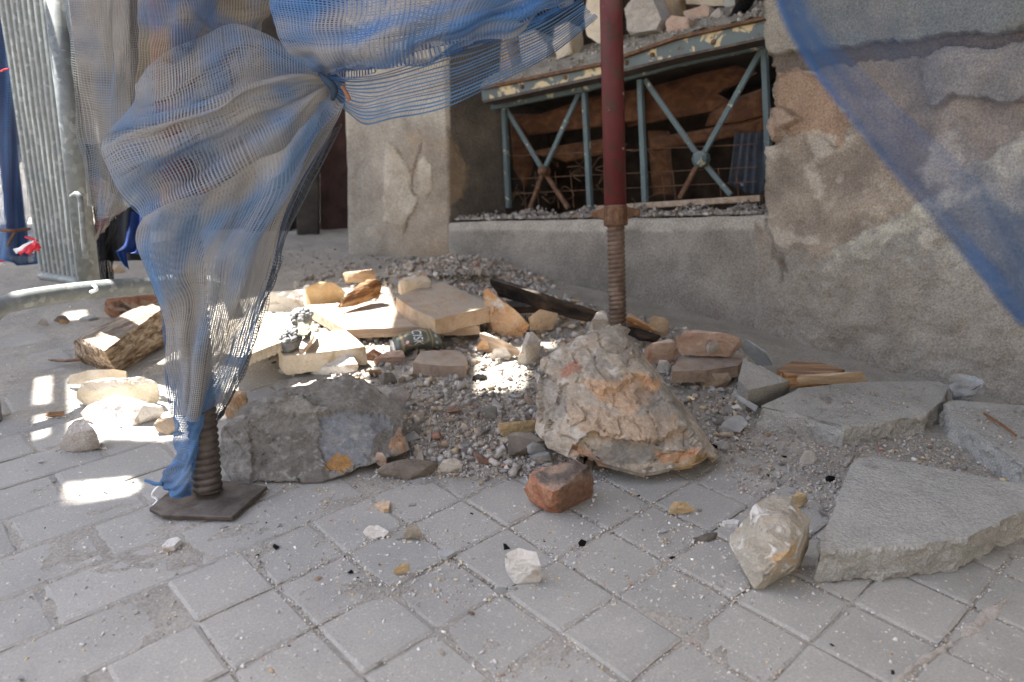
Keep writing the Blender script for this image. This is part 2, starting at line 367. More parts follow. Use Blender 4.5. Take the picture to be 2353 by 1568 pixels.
# ------------------------------------------------------------------ the ground: base sheet, pavers, dust
gm = fromnp('ground', [(-60, -40, -.0036), (60, -40, -.0036), (60, 80, -.0036), (-60, 80, -.0036)], [(0, 1, 2, 3)])
ground = tag(link('pavement', gm, MT['dust']), 'grey paved street strewn with dust and rubble', None, None, 'structure')
ga = math.radians(42.4); AX = Vector((math.cos(ga), math.sin(ga), 0)); BX = Vector((-math.sin(ga), math.cos(ga), 0))
P0 = G(*[v * 2.2979 for v in (560, 634.5)]); PS = .1225
def paver_mesh(la, lb, seed):
    rnd = random.Random(seed); n = 4; vs = []; fs = []
    gap = .0017
    for j in range(n + 1):
        for i in range(n + 1):
            KK = (0, .045, .5, .955, 1); u = -la / 2 + gap + (la - 2 * gap) * KK[i]; v = -lb / 2 + gap + (lb - 2 * gap) * KK[j]
            e = (i in (0, n)) + (j in (0, n))
            u += rnd.uniform(-1, 1) * (.0016 if e else 0); v += rnd.uniform(-1, 1) * (.0016 if e else 0)
            if e == 2: u *= .975; v *= .975
            vs.append((u, v, rnd.uniform(-.0006, .0006) - (.0022 if e else 0)))
    for j in range(n):
        for i in range(n): a = j * (n + 1) + i; fs.append((a, a + 1, a + n + 2, a + n + 1))
    rim = [i for i in range(n + 1)] + [(j + 1) * (n + 1) - 1 for j in range(1, n + 1)] + [n * (n + 1) + i for i in range(n - 1, -1, -1)] + [j * (n + 1) for j in range(n - 1, 0, -1)]
    b = len(vs)
    for r in rim: vs.append((vs[r][0] * 1.012, vs[r][1] * 1.012, -.03))
    for k in range(len(rim)): fs.append((rim[k], b + k, b + (k + 1) % len(rim), rim[(k + 1) % len(rim)]))
    me = bpy.data.meshes.new('paver'); me.from_pydata(vs, [], [f[::-1] if False else f for f in fs]); 
    me.polygons.foreach_set('use_smooth', np.ones(len(me.polygons), bool)); me.set_sharp_from_angle(angle=math.radians(11)); me.update(); me.materials.append(MT['paver']); return me
PVS = [paver_mesh(PS, PS, s) for s in range(8)]; PVL = [paver_mesh(.205, PS, s + 20) for s in range(8)]
cands = []
for j in range(-20, 22):
    for i in range(-22, 30):
        c = P0 + AX * ((i + .5) * PS) + BX * ((j + .5) * PS)
        if c.y < .55: continue
        left = c.x < -.36 - .12 * math.sin(j * .7)
        if not left: cands.append((c, 0))
    for i in range(-16, 8):
        c = P0 + AX * ((i + .5 * (j % 2)) * .205) + BX * ((j + .5) * PS)
        if c.y < .55: continue
        if c.x < -.40 - .12 * math.sin(j * .7): cands.append((c, 1))
keep = []
for c, kx in cands:
    x, y = PJ(c)
    if -700 < x < 3300 and 560 < y < 1800 and c.y < 3.0: keep.append((y - (0 if -120 < x < 2480 and y < 1640 else 5000), c, kx))
keep.sort(key=lambda t: -t[0])
far = []
rp = random.Random(5)
for q, (y, c, kx) in enumerate(keep):
    dz = rp.uniform(-.0014, .0014); rz = ga + rp.uniform(-.012, .012); rx, ry = rp.uniform(-.008, .008), rp.uniform(-.008, .008)
    me = (PVL if kx else PVS)[rp.randrange(8)]; mw = Matrix.Translation(c + Vector((0, 0, dz))) @ Matrix.Rotation(rz, 4, 'Z') @ Matrix.Rotation(rx, 4, 'X') @ Matrix.Rotation(ry, 4, 'Y')
    if q < 290:
        o = bpy.data.objects.new('paver', me); COL.objects.link(o); o.parent = ground; o.matrix_local = mw
    else: far.append((me, mw))
if far:
    V = []; Q = []; off = 0
    for me, mw in far:
        co = np.array([mw @ v.co for v in me.vertices]); V.append(co)
        Q.append(np.array([list(p.vertices) for p in me.polygons]) + off); off += len(co)
    o = link('far_pavers', fromnp('far_pavers', np.concatenate(V), np.concatenate(Q), None, True), MT['paver'], ground); tag(o, kind='stuff')

xs = np.arange(-2.6, 1.9, .0135); ys = np.arange(.55, 3.75, .0135)
def dust_h(X, Y):
    px, py = PJ(Vector((X, Y, 0)))
    h = Ht(X, Y)
    p = Vector((X, Y, 0))
    n1 = fbm(p * 3.1 + Vector((4, 2, 0)), 5); n2 = fbm(p * 13, 4); n3 = noise.noise(p * 60)
    cov = max(0, min(1, (Y - 1.42) / .45))              # the paving shows in front, dust lies thick behind
    if X < -.55: cov *= max(.15, min(1, (Y - 2.0) / .6))
    if X > .55: cov = max(cov, min(1, max(0, (Y - 1.0 + .25 * X - .13) / .25)) * .9)
    return h + .0034 * n1 + .0030 * n2 + .0018 * n3 - .0056 + .0125 * cov + (.0036 if X < -.15 else (.0026 if X < .3 else .0014))
DV = np.array([[x, y, dust_h(x, y)] for y in ys for x in xs]); nx = len(xs)
qi = np.array([[j * nx + i, j * nx + i + 1, (j + 1) * nx + i + 1, (j + 1) * nx + i] for j in range(len(ys) - 1) for i in range(nx - 1)])
dl = link('dust_layer', fromnp('dust_layer', DV, qi, None, True), MT['dust'])
tag(dl, 'pale grey dust and crumbled mortar lying over the paving', 'dust', None, 'stuff')

# ------------------------------------------------------------------ shade: unseen sheet added above the frame, openings shaped as the lit patches
ZT = 2.3
def up_sun(p): return p + SUN * ((ZT - p.z) / SUN.z)
LIT = [([(432, 668), (690, 632), (880, 640), (908, 715), (892, 765), (838, 800), (828, 838), (740, 872), (640, 868), (560, 862), (470, 850), (425, 800)], .06),
       ([(1080, 772), (1105, 752), (1195, 765), (1205, 800), (1185, 855), (1080, 868)], .06),
       ([(150, 850), (290, 842), (400, 880), (420, 990), (330, 990), (240, 985), (150, 1012)], .02),
       ([(505, 905), (560, 888), (720, 882), (690, 905), (560, 955), (505, 965)], .0),
       ([(150, 1112), (300, 1098), (322, 1118), (296, 1138), (150, 1162)], .0),
       ([(84, 872), (116, 866), (114, 926), (80, 930)], .0), ([(82, 955), (110, 950), (108, 1000), (80, 1010)], .0),
       ([(205, 775), (300, 722), (330, 700), (372, 690), (376, 735), (300, 755), (236, 800)], .10),
       ([(1312, 697), (1378, 726), (1370, 742), (1304, 712)], .14), ([(1230, 745), (1275, 748), (1262, 775), (1222, 770)], .05),
       ([(335, 632), (400, 628), (404, 668), (330, 672)], .24), ([(150, 722), (196, 716), (200, 734), (150, 738)], .0)]
outer = [Vector((-3.4, .2, ZT)), Vector((3.2, .2, ZT)), Vector((3.2, 4.6, ZT)), Vector((-3.4, 4.6, ZT))]
holes = [[up_sun(G(x, y, z)) for x, y in P] for P, z in LIT]
# no opening is cut for the stones heaped on the beam
WDIR = None
rowh = .006; V = []; Q = []
X0, X1, Y0, Y1 = -3.6, 2.4, 1.15, 4.6
def spans(y):                                           # open stretches of one strip, cut exactly at the sun openings
    cuts = []
    for P in holes:
        xs_ = []
        for i in range(len(P)):
            a, b = P[i], P[(i + 1) % len(P)]
            if (a.y > y) != (b.y > y): xs_.append(a.x + (b.x - a.x) * (y - a.y) / (b.y - a.y))
        xs_.sort(); cuts += list(zip(xs_[0::2], xs_[1::2]))
    cuts.sort(); out = []; x = X0
    for a, b in cuts:
        if a > x: out.append((x, a))
        x = max(x, b)
    out.append((x, X1)); return out
ya = min(p.y for P in holes for p in P) - .01; yb = max(p.y for P in holes for p in P) + .01
rows_ = [(Y0, ya), (yb, Y1)] + [(y, min(yb, y + rowh)) for y in np.arange(ya, yb, rowh)]
for y0, y1 in rows_:
    for a, b in spans((y0 + y1) / 2): k = len(V); V += [(a, y0, ZT), (b, y0, ZT), (b, y1, ZT), (a, y1, ZT)]; Q.append((k, k + 1, k + 2, k + 3))
tm = fromnp('sheet', V, Q)
MT['grey_sheet'] = plain('plain_grey', (120, 124, 130), .8)
tm2 = fromnp('sheet', [(.15, -2.6, ZT + .05), (3.4, -2.6, ZT + .05), (3.4, 1.2, ZT + .05), (.15, 1.2, ZT + .05)], [(0, 1, 2, 3)]); t2 = link('sun_blocker', tm2, MT['grey_sheet']); tag(t2, 'second unseen sheet added overhead to darken the right foreground', 'sheeting')  # second unseen sheet, added to shade the lower right
grey_sheet = link('sun_blocker', tm, MT['grey_sheet'])
tag(grey_sheet, 'unseen sheet added overhead, cut open in the shape of the sun patches', 'sheeting')

# ------------------------------------------------------------------ the ruined building
b0 = G(1030, 606); b1 = G(1712, 760); b2 = G(2400, 950)
def plane_n(a, b):
    n = (b - a).cross(UG).normalized()
    return -n if n.y > 0 else n
N1 = plane_n(b0, b1); N2 = plane_n(b1, b2); D1 = (b1 - b0).normalized()
def w1(x, y, s=0.0): return PL(x, y, b0 - N1 * s, N1)    # a pixel on the window wall, s metres behind its face
def w2(x, y, s=0.0): return PL(x, y, b1 - N2 * s, N2)
def vcol(me, fn): setcol(me, np.array([fn(v.co) for v in me.vertices], np.float32))
def mixc(a, b, t): t = max(0, min(1, t)); return tuple(a[i] * (1 - t) + b[i] * t for i in range(3))
MT['facade2'] = plain('grey_render_wall', (146, 140, 132), .95, 0, .12, 3, .2, .6)
def solid(name, bm, mat, parent=None, edge=.012, amp=.003, freq=14, seed=1, smooth=1, extra=None, col=None, chip=.3):
    refine(bm, edge, 60000); roughen(bm, amp, freq, seed, smooth, extra, chip); me = bm_mesh(bm, name)
    if col: vcol(me, col)
    loc = parent.location if parent else None
    if parent: o = link(name, me, mat, parent); 
    else:
        l = recentre(me); o = link(name, me, mat); o.location = l
    return o
def child(name, bm, mat, parent, smooth=False, bevel=0):
    if bevel: bmesh.ops.bevel(bm, geom=bm.edges[:], offset=bevel, segments=1, affect='EDGES')
    bmesh.ops.recalc_face_normals(bm, faces=bm.faces[:])
    return link(name, bm_mesh(bm, name, smooth), mat, parent)

def slabq(bm, a, b, c, d, n, th):
    top = [a, b, c, d]; bot = [p + n * th for p in top]
    vs = [bm.verts.new(p) for p in top + bot]
    for f in ((0, 1, 2, 3), (7, 6, 5, 4), (0, 4, 5, 1), (1, 5, 6, 2), (2, 6, 7, 3), (3, 7, 4, 0)): bm.faces.new([vs[i] for i in f])
# low wall under the window
GREY = S((154, 148, 140)); GREYD = S((130, 125, 118)); TANW = S((176, 158, 136))
lw_top = [(1028, 512), (1120, 508), (1250, 506), (1400, 503), (1560, 500), (1700, 496), (1800, 492)]
lw_bot = [(1030, 640), (1120, 660), (1250, 690), (1400, 720), (1560, 760), (1700, 790), (1800, 812)]
fr = [w1(x, y) for x, y in lw_top] + [w1(x, y) for x, y in lw_bot[::-1]]
bk = [p - N1 * .30 for p in fr]
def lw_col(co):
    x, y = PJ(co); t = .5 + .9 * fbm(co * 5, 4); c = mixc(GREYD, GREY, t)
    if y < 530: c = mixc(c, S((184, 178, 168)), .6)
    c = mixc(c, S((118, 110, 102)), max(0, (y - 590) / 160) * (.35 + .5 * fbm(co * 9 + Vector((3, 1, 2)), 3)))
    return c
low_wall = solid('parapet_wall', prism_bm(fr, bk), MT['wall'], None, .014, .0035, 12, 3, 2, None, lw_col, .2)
tag(low_wall, 'low grey rendered wall under the broken window', 'wall')

# pillar left of the window
pl0 = G(797, 590); pr0 = G(1030, 606); NP = plane_n(pl0, pr0)
def wp(x, y, s=0.0): return PL(x, y, pl0 - NP * s, NP)
PATCH1 = [(893, 328), (928, 362), (948, 400), (942, 434), (962, 455), (952, 489), (925, 526), (884, 506), (880, 410), (884, 359)]
PATCH2 = [(972, 357), (990, 380), (994, 420), (980, 462), (966, 440), (956, 400), (962, 372)]
CRACK = [(916, 345), (930, 372), (946, 398), (949, 430), (944, 436), (962, 452), (955, 484), (938, 506), (930, 540)]
CRACK2 = [(968, 335), (958, 372), (950, 398)]
CRACK3 = [(1028, 292), (1042, 330), (1064, 360), (1078, 388), (1072, 420), (1062, 458)]
def segd(x, y, P):
    m = 1e9
    for (ax, ay), (bx, by) in zip(P[:-1], P[1:]):
        dx, dy = bx - ax, by - ay; t = max(0, min(1, ((x - ax) * dx + (y - ay) * dy) / (dx * dx + dy * dy + 1e-9)))
        m = min(m, math.hypot(x - ax - t * dx, y - ay - t * dy))
    return m
def wob(co, k=6): return 5 * noise.noise(co * 30) , 5 * noise.noise(co * 30 + Vector((9, 9, 9)))
def pil_extra(co):
    x, y = PJ(co); wx, wy = wob(co); x += wx; y += wy; d = 0
    if inpoly(x, y, PATCH1) or inpoly(x, y, PATCH2): d += .005
    if min(segd(x, y, CRACK), segd(x, y, CRACK2), segd(x, y, CRACK3)) < 2.6: d -= .006
    if x < 830 and 380 < y < 480 and x > 815: d -= .004
    return d
def pil_col(co):
    x, y = PJ(co); wx, wy = wob(co); x2, y2 = x + wx, y + wy
    c = mixc(S((146, 140, 132)), S((174, 167, 156)), .5 + .9 * fbm(co * 5, 4))
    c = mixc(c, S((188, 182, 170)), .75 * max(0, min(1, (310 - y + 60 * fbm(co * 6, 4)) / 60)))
    if 1: c = mixc(c, S((166, 148, 128)), max(0, min(.85, (x - 880 + 60 * fbm(co * 9, 4)) / 90)) * max(0, min(1, (y - 285 + 40 * fbm(co * 7, 3)) / 50)) * (.6 + .6 * fbm(co * 8, 3)))
    if inpoly(x2, y2, PATCH1) or inpoly(x2, y2, PATCH2): c = mixc(S((196, 188, 174)), S((178, 168, 152)), .5 + fbm(co * 12, 3))
    if min(segd(x2, y2, CRACK), segd(x2, y2, CRACK2), segd(x2, y2, CRACK3)) < 1.5: c = mixc(c, S((126, 112, 98)), .7)
    if x > 1034:  # side face painted darker for its shade
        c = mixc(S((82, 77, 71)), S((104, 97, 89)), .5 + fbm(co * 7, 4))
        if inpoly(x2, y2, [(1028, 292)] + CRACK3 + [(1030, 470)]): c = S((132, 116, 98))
    return c
fp = [wp(792, -120), wp(1014, -120), wp(1022, 200), wp(1030, 512), wp(1031, 625), wp(800, 612), wp(796, 400), wp(791, 240)]
cr_ = w1(1165, 480, .26) - w1(1028, 510); cr_ -= UG * cr_.dot(UG)
bk = [p + cr_ * .98 for p in fp]
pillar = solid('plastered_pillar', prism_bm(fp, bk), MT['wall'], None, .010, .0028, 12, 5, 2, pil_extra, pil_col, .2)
tag(pillar, 'pale plastered pillar with cracks and peeling patches beside the window', 'pillar')

# rough wall on the right
wx_, wy_ = np.arange(1725, 2560, 4.2), np.arange(-150, 1010, 4.2)
def rw_feat(co, x, y):
    """offset and colour of the rough wall at a pixel"""
    q = co; n1 = fbm(q * 4.0 + Vector((1, 7, 3)), 5); n2 = fbm(q * 11, 4); n3 = fbm(q * 30, 3)
    xx = x + 26 * noise.noise(q * 11) + 12 * noise.noise(q * 33); yy = y + 26 * noise.noise(q * 11 + Vector((5, 5, 5))) + 12 * noise.noise(q * 33 + Vector((2, 8, 1)))
    d = .010 * n1 + .013 * n2 + .006 * n3
    c = mixc(S((132, 122, 112)), S((160, 148, 134)), .5 + n2)
    band = 118 - (xx - 1850) * .11                       # old plaster coat above, broken off along this line
    if yy < band: d += .022; c = mixc(S((150, 144, 134)), S((128, 130, 126)), .5 + n1 * 1.4)
    elif yy < band + 45: d -= .008; c = S((108, 98, 90))  # shadow below the coat's broken edge painted into the colour
    low = 600 - max(0, (xx - 1890)) * .62                # grey render coat below this line
    if xx < 1890: low = 600 + (1890 - xx) * .3
    if inpoly(xx, yy, [(1768, 175), (1860, 165), (1960, 260), (1930, 330), (1800, 300), (1775, 260)]): d -= .012; c = mixc(S((164, 140, 120)), S((148, 126, 108)), .5 + n2)
    if inpoly(xx, yy, [(1768, 238), (1830, 255), (1848, 275), (1800, 318), (1778, 325)]): d += .030; c = S((160, 140, 124))
    if inpoly(xx, yy, [(2120, 185), (2160, 120), (2260, 105), (2480, 90), (2480, 200), (2300, 240), (2210, 225), (2150, 245)]): d += .03; c = mixc(S((128, 124, 120)), S((150, 144, 138)), .5 + n2)
    if yy > low: d += .009; c = mixc(S((162, 158, 150)), S((144, 140, 133)), .5 + n2)
    if yy > low and yy < low + 70: c = mixc(c, S((186, 182, 168)), .5 + n3)
    if yy > 560 + .12 * (xx - 1740): c = mixc(c, S((146, 139, 130)), .7 + .5 * n1)
    wpatch = fbm(q * 9 + Vector((30, 1, 2)), 5)
    if 300 < yy < 560 and wpatch > .10: c = mixc(c, S((192, 184, 172)), min(.55, (wpatch - .1) * 3))
    if segd(xx, yy, [(1738, 470), (1775, 540), (1798, 640), (1790, 660)]) < 6: d -= .008; c = mixc(c, S((96, 88, 80)), .5)
    if segd(xx, yy, [(1790, 610), (1812, 640)]) < 8: d -= .006; c = mixc(c, S((110, 92, 78)), .6)
    d += .012 * max(0, (yy - 700) / 250)
    return d, c
rv = []; rc = []; idx = {}; quads = []
def jag(y):
    return 1756 + 9 * noise.noise(Vector((y * .022, 3, 1))) + 5 * noise.noise(Vector((y * .09, 1, 2))) + (12 if y > 150 else 0) - (20 if y > 335 else 0) - max(0, y - 335) * .04 if y < 505 else 1732
for j, y in enumerate(wy_):
    x0 = jag(y)
    for i, t in enumerate(np.linspace(0, 1, len(wx_))):
        x = x0 + (2560 - x0) * t; p = w2(x, y); d, c = rw_feat(p, x, y)
        e = min(1, (x - x0) / 22.0); d = d - .03 * (1 - e) ** 2 if y < 505 else d * min(1, (x - x0) / 60) - .004 * (1 - e)
        rv.append(p + N2 * d); rc.append(c)
n_ = len(wx_)
for j in range(len(wy_) - 1):
    for i in range(n_ - 1): quads.append((j * n_ + i, (j + 1) * n_ + i, (j + 1) * n_ + i + 1, j * n_ + i + 1))
# broken reveal: the left edge runs back into the wall
b = len(rv)
for j in range(len(wy_)):
    for s in (.12, .34):
        p = rv[j * n_] - N2 * s + D1 * (.012 * noise.noise(rv[j * n_] * 25 + Vector((s * 40, 0, 0)))); rv.append(p); rc.append(mixc(S((150, 130, 112)), S((110, 98, 88)), .5 + fbm(p * 9, 3)))
for j in range(len(wy_) - 1):
    quads.append((j * n_, b + 2 * j, b + 2 * j + 2, (j + 1) * n_)); quads.append((b + 2 * j, b + 2 * j + 1, b + 2 * j + 3, b + 2 * j + 2))
rm = fromnp('rough_wall', [tuple(v) for v in rv], quads, None, True); setcol(rm, np.array(rc, np.float32))
l = recentre(rm); rw = link('rough_wall', rm, MT['wall']); rw.location = l
bm = bmesh.new(); e0 = w2(2540, 300); slabq(bm, e0 - UG * 1.2, e0 - UG * 1.2 + (b2 - b1).normalized() * 3.2, e0 + UG * 3.6 + (b2 - b1).normalized() * 3.2, e0 + UG * 3.6, -N2, .4); child('outer_wall', bm, MT['facade2'], rw)  # outer and upper walls run on unseen, extended to block sky from the right
bm = bmesh.new(); e0 = w2(1775, -140); e1 = w2(2550, -140); slabq(bm, e0, e1, e1 + UG * 2.6, e0 + UG * 2.6, -N2, .4); child('upper_wall', bm, MT['facade2'], rw)
tag(rw, 'rough broken wall with orange plaster and grey render at the right', 'wall')

# dark room behind the window and the doorway: back wall, side, floor and ceiling slabs
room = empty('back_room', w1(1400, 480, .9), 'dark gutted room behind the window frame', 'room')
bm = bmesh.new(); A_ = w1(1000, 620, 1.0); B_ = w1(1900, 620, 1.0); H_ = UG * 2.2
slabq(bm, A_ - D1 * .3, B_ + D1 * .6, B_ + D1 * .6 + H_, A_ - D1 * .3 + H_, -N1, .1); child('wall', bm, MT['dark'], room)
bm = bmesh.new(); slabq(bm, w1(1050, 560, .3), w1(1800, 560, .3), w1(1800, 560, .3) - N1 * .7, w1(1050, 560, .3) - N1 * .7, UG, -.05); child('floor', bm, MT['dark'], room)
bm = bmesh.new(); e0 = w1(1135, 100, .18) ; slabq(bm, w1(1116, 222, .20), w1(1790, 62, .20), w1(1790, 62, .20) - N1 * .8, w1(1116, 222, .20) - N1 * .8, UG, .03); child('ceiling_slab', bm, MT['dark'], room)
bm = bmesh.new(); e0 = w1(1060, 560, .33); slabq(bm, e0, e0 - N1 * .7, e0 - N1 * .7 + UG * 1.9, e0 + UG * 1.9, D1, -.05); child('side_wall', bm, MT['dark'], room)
# doorway to the left of the pillar
door = empty('dark_doorway', G(720, 540), 'dark old doorway with worn timber jambs left of the pillar', 'doorway')
DB = G(560, 520); ND = Vector((.12, -1, 0)); ND = (ND - UG * ND.dot(UG)).normalized()
def wd(x, y, s=0): return PL(x, y, G(720, 548) - ND * s, ND)
def dpanel(name, x0, x1, yt, yb, s, mat, th=.05):
    bm = bmesh.new(); slabq(bm, wd(x0, yb, s), wd(x1, yb, s), wd(x1 - 4, yt, s), wd(x0 - 4, yt, s), -ND, th); child(name, bm, mat, door, bevel=.003)
dpanel('door_leaf', 735, 830, -80, 556, .14, MT['doorred']); dpanel('jamb', 682, 732, -80, 552, .03, MT['doordark'])
dpanel('jamb', 560, 668, -80, 548, .12, MT['doordark']); dpanel('jamb', 664, 684, -80, 548, .17, MT['dark']); dpanel('panel', 300, 562, -80, 540, .2, MT['dark'])
bm = bmesh.new(); slabq(bm, wd(690, 560, -.05), wd(810, 560, -.05), wd(810, 545, .14), wd(690, 545, .14), UG, -.04); child('threshold', bm, MT['doordark'], door)
# far facade across the street corner on the left
MT['facade3'] = plain('brown_stone_wall', (104, 98, 92), .95, 0, .2, 3, .2, .6)
fac = empty('far_facade', Vector((-5, 7.5, 0)), 'pale limestone house front far down the street behind the netting', 'building')
bm = bmesh.new(); slabq(bm, Vector((-14, 7.0, -.1)), Vector((-1.2, 8.2, -.1)), Vector((-1.2, 9.0, 6)), Vector((-14, 7.8, 6)), Vector((0, 1, 0)), .4); child('wall', bm, MT['facade3'], fac)
bm = bmesh.new(); slabq(bm, Vector((-7, 7.55, 0)), Vector((-6, 7.65, 0)), Vector((-6, 7.85, 2.1)), Vector((-7, 7.75, 2.1)), Vector((0, -1, 0)), .12); child('door', bm, MT['doordark'], fac)

# house front across the street, behind the camera: added unseen to bounce daylight and hide low sky
opp = empty('opposite_house', Vector((0, -5, 0)), 'unseen house front across the street, added to throw back daylight', 'building')
bm = bmesh.new(); slabq(bm, Vector((-9, -4.6, -.1)), Vector((9, -4.6, -.1)), Vector((9, -4.6, 6.0)), Vector((-9, -4.6, 6.0)), Vector((0, -1, 0)), .4); child('wall', bm, MT['facade2'], opp)
ups = empty('upper_storeys', Vector((-2, 5, 2.4)), 'unseen upper storeys of the ruined house, added to shade the street', 'building')
for x0_, x1_, z0_, z1_ in ((-9, -4.3, 2.42, 11), (-.6, 4, 2.42, 11), (-4.3, -.6, 7.6, 11)):     # bay left open so the sun reaches the sheet's openings
    bm = bmesh.new(); slabq(bm, Vector((x0_, 3.5, z0_)), Vector((x1_, 3.5, z0_)), Vector((x1_, 3.85, z0_)), Vector((x0_, 3.85, z0_)), Vector((0, 0, 1)), z1_ - z0_); child('wall', bm, MT['facade2'], ups)
for xx in (-5, -2, 1.5, 4.5):
    bm = bmesh.new(); slabq(bm, Vector((xx, -4.55, .2)), Vector((xx + 1.1, -4.55, .2)), Vector((xx + 1.1, -4.55, 2.4)), Vector((xx, -4.55, 2.4)), Vector((0, -1, 0)), .06); child('door', bm, MT['doordark'], opp)

# window grille of flaking teal steel
wf = empty('window_grille', w1(1450, 478, .24), 'flaking teal steel window grille with crossed braces', 'grille')
SW = .22
def bar(name, a, b, w=.022, t=.014, s=SW, mat='teal'):
    bm = bmesh.new(); p, q = w1(*a, s), w1(*b, s); d = (q - p).normalized(); wv = d.cross(N1).normalized() * w
    box_between(bm, p, q, wv, N1 * t); child(name, bm, MT[mat], wf, bevel=.0016)
for a, b in (((1158.5, 246), (1169, 478)), ((1343, 205), (1357, 492)), ((1471, 184), (1483, 472)), ((1756, 103), (1770, 458))): bar('mullion', a, b, .019, .02, SW)
bar('top_rail', (1122, 250), (1343, 206), .019, .022, SW - .012); bar('top_rail', (1344, 205), (1552, 148), .02, .022, SW - .012); bar('top_rail', (1553, 148), (1758, 104), .02, .022, SW - .012)
for a, b, c in (((1164, 252), (1249, 393), (1307, 480)), ((1331, 214), (1249, 393), (1215, 487)), ((1482, 184), (1610, 366), (1680, 449)), ((1749, 116), (1610, 366), (1562, 456))):
    bar('brace', a, b, .018, .012, SW + .014); bar('brace', b, c, .017, .012, SW + .014, 'rust' if a[0] in (1164, 1331, 1749) else 'teal')
for x, y, r in ((1249, 393, .02), (1610, 366, .027)):
    bm = bmesh.new(); c = w1(x, y, SW - .006)
    tube_bm([c - N1 * .02, c + N1 * .012, c + N1 * .022], [r, r, r * .6], 10, True, bm); child('boss', bm, MT['rust' if r < .025 else 'teal'], wf)
bar('bottom_rail', (1372, 480), (1750, 456), .02, .03, SW - .03, 'plank')
for x in (1200, 1230, 1275, 1310, 1400, 1425, 1520, 1545, 1650, 1690): bar('wire', (x, 395 - (x - 1200) * .02), (x + 9, 482 - (x - 1200) * .03), .0035, .0035, SW + .03, 'rust')
for y in (345, 398, 432): bar('wire', (1170, y + 14), (1740, y - 14), .0035, .0035, SW + .032, 'rust')

rr = random.Random(21); bm = bmesh.new()
for _ in range(16):
    x, y = rr.uniform(1175, 1460), rr.uniform(330, 470); pts_ = [w1(x, y, SW + .05)]
    for _k in range(4): x += rr.uniform(-28, 34); y = min(482, y + rr.uniform(-22, 30)); pts_.append(w1(x, y, SW + rr.uniform(.03, .12)))
    tube_bm(path3(pts_, 16), .0018, 5, True, bm)
o = link('wire_tangle', bm_mesh(bm, 'wire_tangle'), MT['rust']); l = recentre(o.data); o.location = l; tag(o, 'tangle of thin rusty wire behind the left window bay', 'wire')
# channel beam over the window
bmn = empty('channel_beam', w1(1430, 160, .1), 'peeling cream and teal steel channel beam over the window', 'beam')
SB = .12
def strip(name, tl, bl, mat, s, th, parent):
    bm = bmesh.new(); top = [w1(*p, s) for p in tl] + [w1(*p, s) for p in bl[::-1]]
    bmh = prism_bm(top, [p - N1 * th for p in top]); bm.free(); return child(name, bmh, MT[mat], parent)
strip('web', [(1106, 206), (1382, 149), (1551, 90), (1800, 34)], [(1108, 231), (1382, 172), (1551, 130), (1800, 76)], 'beam', SB, .02, bmn)
strip('top_flange', [(1104, 199), (1382, 142), (1551, 83), (1800, 27)], [(1105, 206), (1382, 149.5), (1551, 90.5), (1800, 34.5)], 'rust', SB - .02, .09, bmn)
strip('bottom_flange', [(1110, 231), (1382, 171), (1551, 129), (1800, 75)], [(1110, 237), (1382, 178), (1551, 135), (1800, 81)], 'darksteel', SB - .012, .07, bmn)
for x, y in ((1200, 195), (1300, 174), (1440, 140), (1500, 122), (1640, 93)):
    bm = bmesh.new(); c = w1(x, y + 5, SB); tube_bm([c, c + N1 * .006, c + N1 * .009], [.008, .008, .003], 8, True, bm); child('rivet', bm, MT['rust'], bmn)

# boards and rags fallen inside, behind the grille
def fboard(label, pts, s, th, mat, name='fallen_board', cat='board', amp=.0004, tilt=0):
    front = [w1(x, y, s + tilt * (y - pts[0][1]) * .001) for x, y in pts]
    o = solid(name, prism_bm(front, [p - N1 * th for p in front]), MT[mat], None, .03, amp, 12, len(pts) + s * 10, 0, None, None, 0); o['label'] = label; o['category'] = cat; return o
fboard('wide varnished orange board across the top of the left window bay', [(1180, 262), (1240, 262), (1360, 222), (1470, 205), (1475, 275), (1380, 290), (1215, 310), (1196, 290)], .36, .02, 'board')
fboard('long varnished orange board across the top of the right window bay', [(1440, 215), (1600, 170), (1690, 150), (1735, 165), (1700, 190), (1660, 205), (1645, 215), (1690, 240), (1640, 255), (1440, 292)], .40, .02, 'board')
fboard('split brown board end sticking out below the long orange board', [(1630, 262), (1690, 225), (1760, 200), (1760, 262), (1700, 280), (1620, 290)], .36, .02, 'board')
fboard('dark brown board lying low across the right window bay', [(1490, 318), (1600, 300), (1760, 268), (1762, 300), (1640, 322), (1500, 346)], .38, .025, 'boarddark')
fboard('brown plank end leaning in the left window bay behind the cross', [(1190, 355), (1300, 332), (1395, 318), (1440, 330), (1400, 352), (1300, 372), (1260, 360)], .42, .02, 'boarddark')
fboard('upright dark plank standing behind the red steel prop', [(1488, 300), (1530, 300), (1540, 450), (1500, 452)], .5, .03, 'boarddark')
fboard('short dark plank slanting behind the left bay cross', [(1170, 262), (1196, 262), (1220, 380), (1205, 430), (1180, 390)], .46, .02, 'boarddark')
